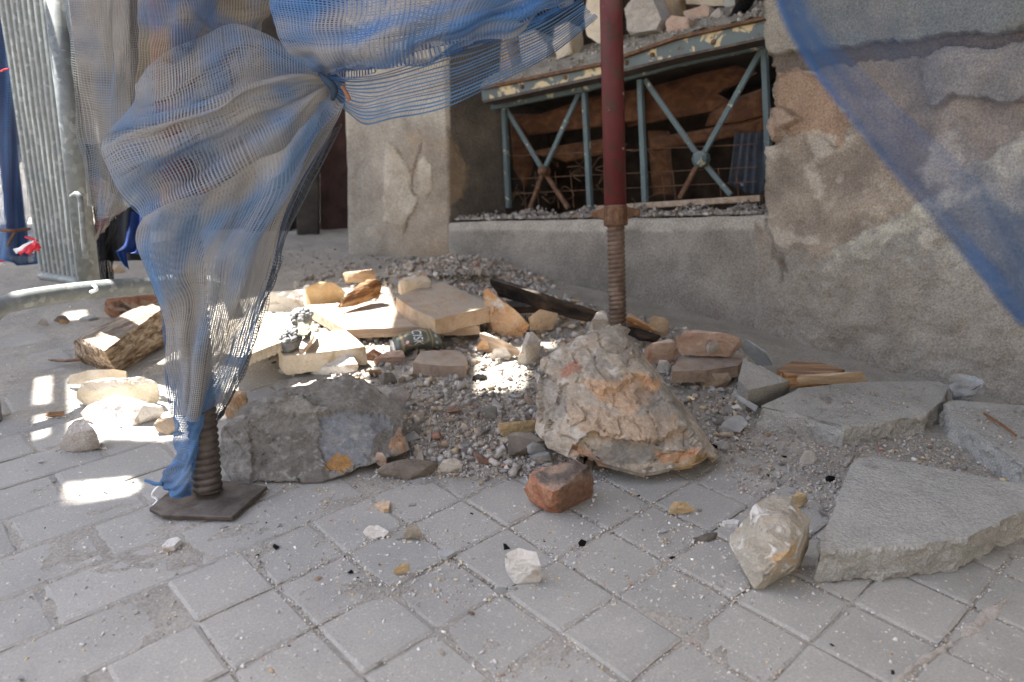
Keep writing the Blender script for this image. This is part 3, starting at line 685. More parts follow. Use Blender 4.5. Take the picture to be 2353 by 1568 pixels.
# hanging cloth
cv_ = [[(1690, 308), (1712, 306), (1735, 305), (1760, 303)], [(1686, 345), (1708, 346), (1732, 344), (1760, 342)], [(1680, 392), (1704, 396), (1730, 398), (1760, 396)], [(1676, 425), (1700, 434), (1728, 446), (1756, 440)]]
cg = np.array([[list(w1(x, y, .30)) for x, y in r] for r in cv_]); g2 = cr(np.swapaxes(cr(cg, 26), 0, 1), 30)
for i in range(30):
    for j in range(26): g2[i, j] += np.array(N1) * (.012 * math.sin(i * .9 + j * .06) + .004 * math.sin(i * 2.1))
cq = [(i * 26 + j, i * 26 + j + 1, (i + 1) * 26 + j + 1, (i + 1) * 26 + j) for i in range(29) for j in range(25)]
V_ = g2.reshape(-1, 3); V2 = V_ - np.array(N1) * .003; nq = len(V_)
cme = fromnp('cloth', np.concatenate([V_, V2]), cq + [tuple(k + nq for k in q[::-1]) for q in cq], None, True)
l = recentre(cme); o = link('hanging_cloth', cme, MT['cloth']); o.location = l; tag(o, 'blue grey cloth garment hanging in the window corner', 'cloth')
bm = bmesh.new(); c = w1(1706, 424, .28); tube_bm([c, c + N1 * .004], [.006, .006], 10, True, bm); child('button', bm, MT['grey_sheet'], o)
o.children[0].matrix_parent_inverse = Matrix.Translation(-l)

# ------------------------------------------------------------------ steel props
def thread_bm(p, q, r, pitch, seg=28, depth=.0035):
    L = (q - p).length; ax = (q - p).normalized(); u = ax.orthogonal().normalized(); v = ax.cross(u); n = int(L / pitch * 6); bm = bmesh.new(); R_ = []
    for i in range(n + 1):
        h = L * i / n; ring = []
        for k in range(seg):
            a = 2 * math.pi * k / seg; ph = (h / pitch - a / (2 * math.pi)) % 1.0
            rr = r - depth * (0.5 - 0.5 * math.cos(2 * math.pi * ph)) ** 2.0
            ring.append(bm.verts.new(p + ax * h + (u * math.cos(a) + v * math.sin(a)) * rr))
        R_.append(ring)
    for a, b in zip(R_[:-1], R_[1:]):
        for k in range(seg): bm.faces.new((a[k], a[(k + 1) % seg], b[(k + 1) % seg], b[k]))
    bm.faces.new(R_[0][::-1]); bm.faces.new(R_[-1]); return bm
def prop(base, label, r, nut_at, thick, ptop, mat_thread, plate, up):
    e = empty('steel_prop', base, label, 'prop', 'adjustable steel props')
    child('threaded_stem', thread_bm(base + up * .006, base + up * (nut_at + .02), r, .0125), MT[mat_thread], e, True)
    bm = bmesh.new(); tube_bm([base + up * (nut_at + .035), base + up * ptop], thick, 28, True, bm); child('outer_tube', bm, MT['red'], e, True)
    bm = bmesh.new(); c = base + up * nut_at
    tube_bm([c, c + up * .004, c + up * .052, c + up * .056], [thick * .96, thick * 1.1, thick * 1.1, thick * 1.0], 20, True, bm)
    nut = child('collar_nut', bm, MT['rust'], e, False)
    hd = (RGT * .985 + FWD * -.17).normalized(); hd = (hd - up * hd.dot(up)).normalized(); sd = up.cross(hd).normalized()
    for s in (-1, 1):
        bm = bmesh.new(); a = c + up * .034 + hd * s * thick * .9; b_ = c + up * .034 + hd * s * (thick + .036)
        vs = []
        for pt, hh, ww in ((a, .036, .024), (a * .4 + b_ * .6, .022, .02), (b_, .018, .018)):
            for q1, q2 in ((-.5, -.5), (.5, -.5), (.5, .5), (-.5, .5)): vs.append(bm.verts.new(pt + up * hh * q2 + sd * ww * q1))
        for k in (0, 4):
            for m in range(4): bm.faces.new((vs[k + m], vs[k + (m + 1) % 4], vs[k + 4 + (m + 1) % 4], vs[k + 4 + m]))
        bm.faces.new(vs[0:4][::-1]); bm.faces.new(vs[8:12]); child('handle', bm, MT['rust'], nut, False, .002)
    bm = bmesh.new(); pts = [p for p in plate]
    child('base_plate', prism_bm(pts, [p - Vector((0, 0, .008)) for p in pts]), MT['darksteel'], e, False, .0012); return e
pb = G(1421, 800, .01); up1 = None
# plumb stems: upper point from the picture, depth from the plumb line
def plumb(base, xt, yt):
    d = ray(xt, yt); n = d.cross(UG.cross(d)).normalized()
    # the point of the line base + UG*t nearest to the ray
    w0 = base - CP; a = UG.dot(UG); b_ = UG.dot(d); c = d.dot(d); dd = UG.dot(w0); e_ = d.dot(w0)
    t = (b_ * e_ - c * dd) / (a * c - b_ * b_); s = (a * e_ - b_ * dd) / (a * c - b_ * b_); return CP + d * s
tp = plumb(pb, 1404, 0); u1 = (tp - pb).normalized(); L1 = (tp - pb).length
nutp = plumb(pb, 1414, 520); nut1 = (nutp - pb).dot(u1)
pc = pb
prop(pb, 'upright red steel prop with rusty threaded foot behind the boulder', .0245, nut1, .0300, L1 + .35, 'thread', [pc + AX * a * .07 + BX * b * .07 for a, b in ((-1, -1), (1, -1), (1, 1), (-1, 1))], u1)
pb2 = G(478, 1136, .016); tp2 = plumb(pb2, 385, 0); u2 = (tp2 - pb2).normalized(); L2 = (tp2 - pb2).length
plate2 = [G(342, 1168, .014), G(372, 1183, .014), G(533, 1188, .014), G(614, 1117, .014), G(470, 1098, .014), G(400, 1118, .014)]
prop(pb2, 'red steel prop inside the hanging net, foot on a steel plate', .0262, .50, .0330, L2 + .35, 'darksteel', plate2, u2)
pl = empty('steel_prop', G(38, 605), 'dark steel prop wrapped in blue netting at the far left edge', 'prop', 'adjustable steel props')
bm = bmesh.new(); q = G(45, 590); tube_bm([q, q + UG * 1.6], .035, 16, True, bm); child('outer_tube', bm, MT['red'], pl, True)
# ------------------------------------------------------------------ galvanised panel, barrier hoop, tape
pa = empty('galvanised_panel', GY(150, 660, 1.95), 'ribbed galvanised steel panel with round edge post at the left', 'panel')
BR = GY(186, 640, 1.97); BL = GY(95, 622, 2.16); TR = W(112, -60, 1.80); TL = W(-8, -60, 1.98)
nv, nu = 60, 150; pn = (BR - BL).cross(TL - BL).normalized(); pn = -pn if pn.y > 0 else pn
V = []
for j in range(nv):
    t = j / (nv - 1)
    for i in range(nu):
        s = i / (nu - 1); p = (BL * (1 - s) + BR * s) * (1 - t) + (TL * (1 - s) + TR * s) * t
        ph = s * 8.5 % 1.0; d = .006 * (1 if ph < .42 else (-1 if ph > .62 else 1 - (ph - .42) * 10)) * (1 if ph < .95 else (ph - .95) * -20 * -1 - 1)
        V.append(p + pn * (d + .0015 * noise.noise(p * 9)))
q = [(j * nu + i, j * nu + i + 1, (j + 1) * nu + i + 1, (j + 1) * nu + i) for j in range(nv - 1) for i in range(nu - 1)]
V = np.array([list(v) for v in V]); V2 = V - np.array(pn) * .0015; k = len(V)
link('ribbed_sheet', fromnp('ribbed_sheet', np.concatenate([V, V2]), q + [tuple(a + k for a in f[::-1]) for f in q], None, True), MT['galv'], pa)
pbt = GY(206, 658, 1.94); ptt = W(122, -60, 1.775)
bm = bmesh.new(); tube_bm([pbt, ptt], .0262, 24, True, bm); child('edge_post', bm, MT['galv'], pa, True)
bm = bmesh.new(); tube_bm(path3([GY(97, 634, 2.15), GY(140, 640, 2.06), GY(188, 648, 1.965)], 8), .013, 14, True, bm); child('bottom_rail', bm, MT['galv'], pa, True)
bm = bmesh.new(); dx = (ptt - pbt).normalized(); c0 = W(166, 452, 1.83); tube_bm(path3([c0, W(176, 446, 1.80), W(184, 456, 1.795), W(187, 480, 1.80), W(196, 590, 1.82)], 24), .0065, 10, True, bm); child('hook', bm, MT['galv'], pa, True)
hp = empty('barrier_hoop', GY(-40, 970, 1.55), 'bent galvanised tube of a low crowd barrier crossing the left edge', 'barrier')
bm = bmesh.new(); tube_bm(path3([GY(470, 648, 2.02), GY(380, 653, 1.95), GY(200, 668, 1.80), GY(60, 688, 1.67), GY(-5, 708, 1.62), GY(-40, 760, 1.58), GY(-34, 860, 1.56), G(-22, 968)], 50), .0225, 20, True, bm); child('tube', bm, MT['galv'], hp, True)
bm = bmesh.new(); c = GY(470, 648, 2.02); tube_bm(path3([c, c + Vector((.05, .03, -.05)), c + Vector((.06, .04, -.14)), Vector((c.x + .06, c.y + .04, 0))], 14), .0205, 16, True, bm); child('leg', bm, MT['galv'], hp, True)
bm = bmesh.new(); tube_bm(path3([W(214, 655, 1.80), W(222, 665, 1.795), W(208, 672, 1.80)], 8), .004, 10, True, bm); child('wire_tie', bm, MT['whitep'], hp, True)
def ribbon(name, pts, w, mat, parent, wv=None, n=18):
    P = path3(pts, n); bm = bmesh.new(); prev = None
    for i, p in enumerate(P):
        t = (P[min(i + 1, n - 1)] - P[max(0, i - 1)]).normalized(); s = (wv or t.cross(FWD)).normalized()
        s = (Matrix.Rotation(.5 * math.sin(i * .6), 3, t) @ s) * w * .5
        cur = [bm.verts.new(p - s), bm.verts.new(p + s), bm.verts.new(p + s + FWD * .0012), bm.verts.new(p - s + FWD * .0012)]
        if prev:
            for m in range(4): bm.faces.new((prev[m], prev[(m + 1) % 4], cur[(m + 1) % 4], cur[m]))
        prev = cur
    return child(name, bm, mat, parent, True)
tpz = lambda pts, d: [W(*cv('z', x, y), d) for x, y in pts]
tape = empty('barrier_tape', W(*cv('z', 560, 650), 2.08), 'torn red and white barrier tape knotted on the panel edge', 'tape')
ribbon('red_strip', tpz([(580, 640), (500, 610), (430, 595), (385, 580)], 2.08), .006, MT['redp'], tape)
ribbon('white_strip', tpz([(570, 650), (470, 700), (340, 760), (225, 810)], 2.08), .015, MT['whitep'], tape)
ribbon('red_strip', tpz([(560, 655), (480, 720), (380, 790), (300, 850)], 2.075), .011, MT['redp'], tape)
ribbon('red_strip', tpz([(560, 660), (520, 740), (460, 800), (430, 850)], 2.07), .016, MT['redp'], tape)
ribbon('white_strip', tpz([(580, 660), (560, 720), (520, 780), (500, 830)], 2.075), .010, MT['whitep'], tape)
ribbon('red_strip', tpz([(590, 690), (585, 740), (575, 800)], 2.07), .016, MT['redp'], tape)
tape2 = empty('barrier_tape', W(*cv('z', 20, 950), 2.7), 'scrap of red and white tape lying at the far left edge', 'tape')
ribbon('white_strip', tpz([(-60, 990), (20, 975), (100, 945)], 2.72), .020, MT['whitep'], tape2); ribbon('red_strip', tpz([(-60, 960), (20, 950), (90, 930)], 2.71), .012, MT['redp'], tape2)
bm = bmesh.new(); tube_bm(path3([W(3, 4 + 160, 1.97), W(8, 161, 1.96), W(21, 158, 1.96)], 8), .0022, 8, True, bm)
rt = link('red_string', bm_mesh(bm, 'red_string'), MT['redp']); l = recentre(rt.data); rt.location = l; tag(rt, 'short red string on the top left panel edge', 'string')

# ------------------------------------------------------------------ nets: every thread is a real ribbon
BLUE = np.array(S((96, 134, 176))); BLUED = np.array(S((62, 94, 138))); DUSTY = np.array(S((160, 156, 150))); BLUEC = np.array(S((80, 122, 172))); DARKN = np.array(S((26, 26, 28)))
def net(name, rows, nu, nv, wu, wv, parent=None, fold=(0, 0, 0), cols=(BLUE, DUSTY), cmix=.5, cfreq=5.0, seed=0, label=None, folds2=None, samp=2, wob_=.0014, edge=0, vary=0.0):
    """rows: control points (x, y, depth); nu threads run down, nv threads run across"""
    C_ = np.array([[list(W(*p)) for p in r] for r in rows]); nS, nT = max(nu * samp, 80), max(nv * samp, 80)
    S0 = cr(C_, nT); S1 = np.swapaxes(cr(np.swapaxes(S0, 0, 1), nS), 0, 1)          # (nT, nS, 3)
    u = np.linspace(0, 1, nS)[None, :]; v = np.linspace(0, 1, nT)[:, None]
    du = np.gradient(S1, axis=1); dv = np.gradient(S1, axis=0); n = np.cross(du, dv); n /= np.linalg.norm(n, axis=2, keepdims=True) + 1e-9
    sg = np.sign((n * np.array(FWD)).sum(2, keepdims=True)); n = -n * sg
    d = np.zeros((nT, nS))
    for (amp, ku, kv, ph) in (folds2 or []):
        w_ = np.sin(2 * np.pi * (ku * u + kv * v) + ph); d = d + amp * (np.abs(w_) ** .7 * np.sign(w_)) * np.minimum(1, 8 * np.minimum(u + .03, 1.03 - u))
    rr = np.random.RandomState(seed)
    for k in range(5):
        a, b_, c = rr.uniform(-5, 5, 2).tolist() + [rr.uniform(0, 6.28)]; d = d + wob_ * np.sin(2 * np.pi * (a * u + b_ * v) + c)
    S1 = S1 + n * d[..., None]
    du = np.gradient(S1, axis=1); dv = np.gradient(S1, axis=0)
    sdu = np.linalg.norm(du, axis=2, keepdims=True) + 1e-9; sdv = np.linalg.norm(dv, axis=2, keepdims=True) + 1e-9
    tu = du / sdu; tv = dv / sdv
    # colour field
    cm = np.zeros((nT, nS))
    for k in range(7):
        a, b_, c = (rr.normal(0, cfreq * (.5 + .25 * k), 2)).tolist() + [rr.uniform(0, 6.28)]; cm += np.sin(a * u * 2 + b_ * v * 2 + c) / (1 + .3 * k)
    cm = 1 / (1 + np.exp(-(cm * 1.3 + (cmix - .5) * 6)))
    colf = cols[0] * (1 - cm[..., None]) + cols[1] * cm[..., None]
    wf_ = 1 - vary + 2 * vary * cm
    V = []; Q = []; K = []; off = 0
    iu = np.linspace(0, nS - 1, nu).round().astype(int); iv = np.linspace(0, nT - 1, nv).round().astype(int)
    def rib(P, off_dir, w, c, sp):
        nonlocal off
        w = np.minimum(w, sp * .62)[..., None]                      # P (m, L, 3): m threads
        m, L = P.shape[:2]; a = P - off_dir * w / 2; b_ = P + off_dir * w / 2
        vv = np.stack([a, b_], 2).reshape(-1, 3); base = (np.arange(m) * L * 2)[:, None] + np.arange(L - 1)[None, :] * 2 + off
        q = np.stack([base, base + 1, base + 3, base + 2], 2).reshape(-1, 4); V.append(vv); Q.append(q); K.append(np.repeat(c.reshape(-1, 3), 2, 0)); off += len(vv)
    jit = 1 + .25 * rr.uniform(-1, 1, nu)
    spu = (sdu[..., 0] * (nS - 1) / max(1, nu - 1)); spv = (sdv[..., 0] * (nT - 1) / max(1, nv - 1))
    rib(np.swapaxes(S1[:, iu], 0, 1), np.swapaxes(tu[:, iu], 0, 1), (wu * jit)[:, None] * np.swapaxes(wf_[:, iu], 0, 1), np.swapaxes(colf[:, iu], 0, 1), np.swapaxes(spu[:, iu], 0, 1))
    jv = 1 + .25 * rr.uniform(-1, 1, nv)
    rib(S1[iv] + n[iv] * .0004, tv[iv], (wv * jv)[:, None] * wf_[iv], colf[iv], spv[iv])
    if edge:                                                        # stitched hem along the last row
        rib(S1[-1:], tv[-1:], np.full((1, nS), edge), colf[-1:], np.full((1, nS), 9.0))
    me = fromnp(name, np.concatenate(V), np.concatenate(Q), None, False); setcol(me, np.concatenate(K))
    if parent: return link(name, me, MT['net'], parent)
    l = recentre(me); o = link(name, me, MT['net']); o.location = l; tag(o, label, 'net'); return o
big = empty('scaffold_net', W(760, 185, 1.27), 'blue and dusty grey scaffold net knotted up over the rubble', 'net')
A1 = [[(318, 195, 1.24), (375, 160, 1.24), (430, 128, 1.24), (490, 95, 1.24), (545, 68, 1.25), (610, 90, 1.26), (680, 135, 1.265), (752, 178, 1.27)],
      [(308, 235, 1.19), (350, 235, 1.20), (420, 205, 1.20), (490, 170, 1.21), (555, 140, 1.22), (620, 145, 1.24), (690, 165, 1.255), (754, 184, 1.268)],
      [(250, 302, 1.18), (330, 275, 1.17), (410, 245, 1.18), (490, 215, 1.19), (565, 190, 1.21), (630, 185, 1.23), (695, 183, 1.25), (755, 188, 1.266)],
      [(236, 338, 1.20), (320, 318, 1.19), (400, 292, 1.19), (490, 260, 1.20), (570, 228, 1.21), (640, 210, 1.23), (700, 197, 1.25), (756, 191, 1.264)],
      [(258, 400, 1.20), (330, 372, 1.17), (410, 342, 1.175), (500, 300, 1.19), (580, 262, 1.20), (650, 235, 1.22), (705, 210, 1.245), (757, 194, 1.262)],
      [(288, 460, 1.21), (345, 425, 1.20), (420, 390, 1.20), (510, 345, 1.20), (590, 298, 1.21), (655, 262, 1.225), (708, 226, 1.245), (757, 197, 1.26)],
      [(328, 496, 1.22), (385, 476, 1.215), (460, 452, 1.215), (545, 412, 1.215), (615, 368, 1.22), (668, 322, 1.235), (715, 270, 1.25), (759, 208, 1.265)],
      [(345, 520, 1.25), (395, 515, 1.25), (470, 495, 1.25), (555, 455, 1.25), (625, 405, 1.25), (678, 350, 1.26), (722, 290, 1.27), (762, 215, 1.28)]]
net('net_fold', A1, 76, 120, .0021, .0012, big, cols=(BLUE, DUSTY), cmix=.64, seed=3, folds2=[(.017, .35, 2.4, .4), (.006, 1.0, 4.6, 1.0)])
net('net_lining', [[(x + 6, y + 10, d + .10) for x, y, d in r] for r in A1], 70, 110, .0018, .0010, big, cols=(BLUED, DUSTY), cmix=.55, seed=13, folds2=[(.008, .9, 1.6, 2.4)])
A2 = [[(330, 498, 1.20), (400, 462, 1.185), (480, 440, 1.18), (560, 396, 1.18), (620, 360, 1.185), (670, 312, 1.20), (715, 262, 1.22), (757, 205, 1.255)],
      [(318, 528, 1.215), (395, 512, 1.20), (470, 490, 1.20), (550, 450, 1.195), (620, 405, 1.20), (680, 350, 1.21), (735, 290, 1.23), (778, 232, 1.25)],
      [(318, 565, 1.23), (385, 560, 1.21), (450, 540, 1.205), (530, 505, 1.205), (605, 455, 1.205), (665, 405, 1.22), (725, 335, 1.235), (782, 262, 1.25)],
      [(345, 635, 1.26), (385, 632, 1.24), (430, 622, 1.225), (485, 600, 1.225), (545, 570, 1.225), (590, 540, 1.235), (632, 510, 1.25), (662, 480, 1.26)],
      [(372, 700, 1.29), (405, 702, 1.27), (440, 698, 1.255), (480, 690, 1.25), (520, 680, 1.255), (555, 665, 1.265), (590, 650, 1.275), (618, 630, 1.28)],
      [(382, 780, 1.31), (408, 782, 1.29), (435, 780, 1.28), (465, 776, 1.275), (500, 770, 1.28), (530, 760, 1.29), (560, 748, 1.30), (590, 730, 1.31)],
      [(388, 860, 1.325), (408, 862, 1.31), (430, 862, 1.30), (455, 860, 1.295), (480, 855, 1.30), (505, 850, 1.31), (530, 842, 1.32), (562, 828, 1.335)],
      [(398, 960, 1.345), (412, 962, 1.335), (427, 962, 1.325), (442, 960, 1.32), (458, 957, 1.325), (475, 952, 1.335), (495, 942, 1.35), (520, 925, 1.37)]]
net('net_tail', A2, 62, 160, .0024, .0013, big, cols=(BLUE, DUSTY), cmix=.66, seed=5, folds2=[(.012, 1.6, .5, .3), (.005, 3.4, -.6, 1.0)])
net('net_tail_back', [[(x + (12 if i > 2 else -6), y - 6, d + .11) for i, (x, y, d) in enumerate(r)] for r in A2[2:]], 54, 130, .0018, .0010, big, cols=(BLUED, DUSTY), cmix=.45, seed=6, folds2=[(.008, 1.2, .3, 2.0)])
A3 = [[(398, 955, 1.344), (412, 957, 1.334), (432, 957, 1.32), (452, 954, 1.32), (470, 950, 1.335)],
      [(402, 1000, 1.35), (415, 1005, 1.34), (430, 1008, 1.33), (446, 1006, 1.325), (462, 1000, 1.335)],
      [(405, 1040, 1.355), (415, 1048, 1.345), (428, 1052, 1.335), (440, 1052, 1.335), (452, 1046, 1.34)],
      [(390, 1066, 1.365), (404, 1078, 1.35), (420, 1086, 1.34), (434, 1088, 1.34), (446, 1082, 1.345)],
      [(372, 1092, 1.375), (388, 1110, 1.36), (406, 1122, 1.35), (424, 1126, 1.345), (442, 1118, 1.35)],
      [(368, 1112, 1.38), (382, 1126, 1.37), (402, 1138, 1.36), (424, 1142, 1.352), (438, 1138, 1.352)]]
net('net_foot', A3, 44, 60, .0020, .0013, big, cols=(BLUE, BLUED), cmix=.3, seed=8, folds2=[(.004, 1.5, .4, .3)], edge=.004)
bm = bmesh.new(); tube_bm(path3([W(374, 1112, 1.376), W(355, 1112, 1.378), W(345, 1108, 1.38), W(334, 1104, 1.385)], 10), [.0035] * 5 + [.0028] * 5, 8, True, bm)
cme = bm_mesh(bm, 'net_twist'); setcol(cme, np.tile(BLUE, (len(cme.vertices), 1))); link('net_twist', cme, MT['net'], big)
bm = bmesh.new(); tube_bm(path3([W(366, 1116, 1.377), W(354, 1128, 1.38), W(350, 1140, 1.385), W(362, 1150, 1.385), W(346, 1168, 1.39)], 14), .0022, 8, True, bm); link('white_string', bm_mesh(bm, 'white_string'), MT['whitep'], big)
# right edge band of open diamond mesh along the tail
EB = [[(740, 300, 1.26), (762, 302, 1.265), (784, 285, 1.27)], [(655, 480, 1.262), (664, 505, 1.275), (668, 525, 1.29)], [(612, 630, 1.285), (628, 632, 1.30), (640, 622, 1.32)], [(580, 735, 1.312), (600, 722, 1.32), (612, 700, 1.34)], [(552, 828, 1.34), (570, 815, 1.35), (586, 790, 1.365)], [(512, 925, 1.37), (528, 915, 1.38), (540, 900, 1.39)], [(488, 975, 1.385), (500, 965, 1.39), (508, 955, 1.40)]]
net('net_edge', EB, 9, 92, .0020, .0011, big, cols=(np.array(S((60, 66, 74))), np.array(S((110, 116, 122)))), cmix=.5, seed=9)
B1 = [[(610, -60, 1.22), (720, -70, 1.18), (850, -70, 1.15), (980, -70, 1.14), (1110, -75, 1.15), (1230, -80, 1.18), (1320, -80, 1.22), (1390, -80, 1.27)],
      [(622, 0, 1.21), (720, 5, 1.16), (850, 10, 1.13), (980, 0, 1.12), (1110, -10, 1.13), (1225, -25, 1.16), (1310, -40, 1.20), (1370, -50, 1.25)],
      [(636, 60, 1.215), (720, 75, 1.17), (840, 70, 1.13), (970, 52, 1.12), (1090, 28, 1.12), (1200, 0, 1.15), (1290, -20, 1.19), (1350, -30, 1.24)],
      [(660, 115, 1.225), (735, 125, 1.18), (840, 115, 1.14), (960, 92, 1.13), (1080, 64, 1.13), (1190, 28, 1.15), (1280, -2, 1.18), (1340, -14, 1.23)],
      [(700, 150, 1.24), (760, 152, 1.205), (850, 140, 1.17), (960, 118, 1.15), (1070, 86, 1.15), (1165, 52, 1.16), (1255, 16, 1.19), (1320, -5, 1.23)],
      [(742, 180, 1.265), (790, 172, 1.24), (860, 160, 1.21), (960, 138, 1.19), (1070, 104, 1.18), (1160, 74, 1.18), (1245, 36, 1.20), (1310, 5, 1.24)]]
net('net_canopy', B1, 96, 70, .0029, .0015, big, cols=(BLUEC, DUSTY), cmix=.30, seed=11, folds2=[(.007, 2.2, .6, .5), (.004, 5.0, .3, 1.5)])
net('net_canopy_back', [[(x, y + 4, d + .09) for x, y, d in r] for r in B1], 80, 50, .0028, .0016, big, cols=(BLUED, BLUEC), cmix=.4, seed=12, folds2=[(.006, 1.6, .6, 2.5)])
B2 = [[(748, 176, 1.29), (800, 178, 1.28), (880, 165, 1.27), (980, 140, 1.26), (1080, 108, 1.26), (1170, 74, 1.27), (1250, 40, 1.29), (1335, -10, 1.32)],
      [(752, 190, 1.285), (800, 205, 1.28), (870, 205, 1.27), (960, 185, 1.26), (1070, 152, 1.26), (1170, 112, 1.275), (1260, 72, 1.295), (1345, 15, 1.32)],
      [(756, 205, 1.28), (795, 232, 1.275), (850, 245, 1.265), (940, 225, 1.26), (1050, 195, 1.265), (1165, 148, 1.28), (1270, 96, 1.30), (1360, 30, 1.325)],
      [(760, 222, 1.28), (795, 255, 1.275), (842, 284, 1.265), (920, 268, 1.26), (1035, 240, 1.265), (1160, 182, 1.285), (1275, 120, 1.305), (1374, 40, 1.33)]]
net('net_flap', B2, 120, 15, .0007, .0026, big, cols=(BLUE, np.array(S((96, 116, 140)))), cmix=.35, seed=14, folds2=[(.004, 2.5, .3, .5)], edge=.003)
bm = bmesh.new(); tube_bm(path3([W(735, 170, 1.25), W(752, 186, 1.235), W(768, 205, 1.24), W(764, 230, 1.25)], 12), [.003 + .004 * math.sin(math.pi * i / 11) for i in range(12)], 12, True, bm)
cme = bm_mesh(bm, 'net_knot'); setcol(cme, np.tile(np.array(S((70, 84, 104))), (len(cme.vertices), 1))); link('net_knot', cme, MT['net'], big)
bm = bmesh.new(); a, b_ = W(786, 197, 1.225), W(804, 232, 1.235); tube_bm([a, (a + b_) / 2 + Vector((.001, 0, 0)), b_], .0032, 10, True, bm); link('tie_stick', bm_mesh(bm, 'tie_stick'), plain('rusty_orange_stick', (138, 96, 72)), big)
# paler nets hanging behind on the left
C1 = [[(140, -60, 1.75), (190, -60, 1.68), (240, -60, 1.66), (290, -60, 1.68), (345, -60, 1.7)], [(160, 60, 1.76), (200, 60, 1.66), (245, 60, 1.62), (295, 60, 1.65), (345, 60, 1.7)], [(172, 180, 1.78), (205, 190, 1.68), (250, 190, 1.63), (300, 180, 1.66), (345, 180, 1.7)],
      [(184, 300, 1.80), (210, 310, 1.71), (250, 320, 1.66), (300, 320, 1.68), (350, 320, 1.7)], [(196, 390, 1.82), (215, 400, 1.74), (245, 420, 1.70), (285, 430, 1.71), (345, 430, 1.72)], [(202, 470, 1.85), (215, 490, 1.78), (240, 500, 1.74), (270, 490, 1.73), (315, 470, 1.73)]]
net('pale_net', C1, 46, 110, .0020, .0012, None, cols=(np.array(S((108, 126, 148))), np.array(S((142, 140, 135)))), cmix=.6, seed=21, folds2=[(.012, 1.3, .4, .5), (.004, 3, 0, 1)], label='pale dusty net hanging beside the galvanised panel')
C2 = [[(318, -60, 1.2), (400, -60, 1.19), (470, -60, 1.22), (550, -60, 1.26), (640, -60, 1.3)], [(320, 20, 1.2), (400, 15, 1.19), (470, 20, 1.22), (540, 25, 1.26), (630, 10, 1.3)], [(320, 100, 1.21), (400, 90, 1.2), (470, 80, 1.23), (540, 80, 1.27), (600, 60, 1.3)], [(310, 230, 1.27), (400, 220, 1.26), (470, 170, 1.27), (545, 105, 1.28), (600, 100, 1.3)]]
net('brown_net', C2, 52, 100, .0018, .0008, None, cols=(np.array(S((96, 122, 160))), np.array(S((150, 140, 122)))), cmix=.6, seed=22, folds2=[(.008, 2.0, .8, .5)], label='brownish net strip at the top behind the knotted net')
C3 = [[(200, 400, 1.95), (240, 420, 1.9), (290, 470, 1.86)], [(200, 460, 1.97), (240, 470, 1.92), (285, 485, 1.88)], [(208, 520, 1.99), (232, 520, 1.95), (262, 500, 1.92)], [(214, 556, 2.0), (224, 546, 1.98), (240, 525, 1.95)]]
net('grey_net', C3, 26, 34, .0013, .0013, None, cols=(DUSTY, np.array(S((150, 110, 116)))), cmix=.35, seed=23, folds2=[(.006, 1.5, .4, .5)], label='grey mesh net sagging behind the panel post')
C4 = [[(205, 520, 2.12), (250, 505, 2.14), (290, 470, 2.2)], [(215, 570, 2.12), (245, 560, 2.15), (270, 520, 2.2)], [(222, 620, 2.12), (242, 610, 2.14), (258, 585, 2.18)], [(228, 662, 2.12), (246, 655, 2.14), (262, 640, 2.16)]]
net('black_net', C4, 34, 60, .0024, .0020, None, cols=(DARKN, DARKN * 1.6), cmix=.4, seed=24, folds2=[(.006, 2, .4, .5)], label='black shade net hanging low behind the panel post')
C5 = [[(-40, 60, 2.5), (0, 50, 2.45), (40, 60, 2.5), (75, 120, 2.6)], [(-40, 250, 2.55), (0, 250, 2.5), (45, 250, 2.52), (90, 260, 2.62)], [(-40, 420, 2.62), (0, 430, 2.57), (40, 430, 2.6), (92, 430, 2.7)], [(-40, 520, 2.68), (5, 530, 2.62), (50, 525, 2.64), (95, 520, 2.74)], [(-30, 575, 2.66), (5, 595, 2.6), (50, 606, 2.62), (100, 602, 2.74)]]
net('blue_net', C5, 80, 130, .0036, .0028, None, cols=(BLUED * .8, BLUE), cmix=.35, seed=25, folds2=[(.014, 1.8, .4, .5), (.006, 4, 0, 2)], label='blue net wrapped round the prop at the far left edge', edge=.01)
bm = bmesh.new(); tube_bm(path3([W(-5, 528, 2.55), W(30, 531, 2.53), W(68, 526, 2.6)], 10), .005, 8, True, bm)
rp_ = link('tie_cord', bm_mesh(bm, 'tie_cord'), MT['twig']); l = recentre(rp_.data); rp_.location = l; tag(rp_, 'brown cord tied round the blue net at the far left', 'cord')
bm = bmesh.new(); tube_bm(path3([W(34, 534, 2.52), W(24, 552, 2.52), W(18, 566, 2.53)], 8), .004, 8, True, bm); child('loose_end', bm, MT['twig'], rp_, True).matrix_parent_inverse = Matrix.Translation(-l)
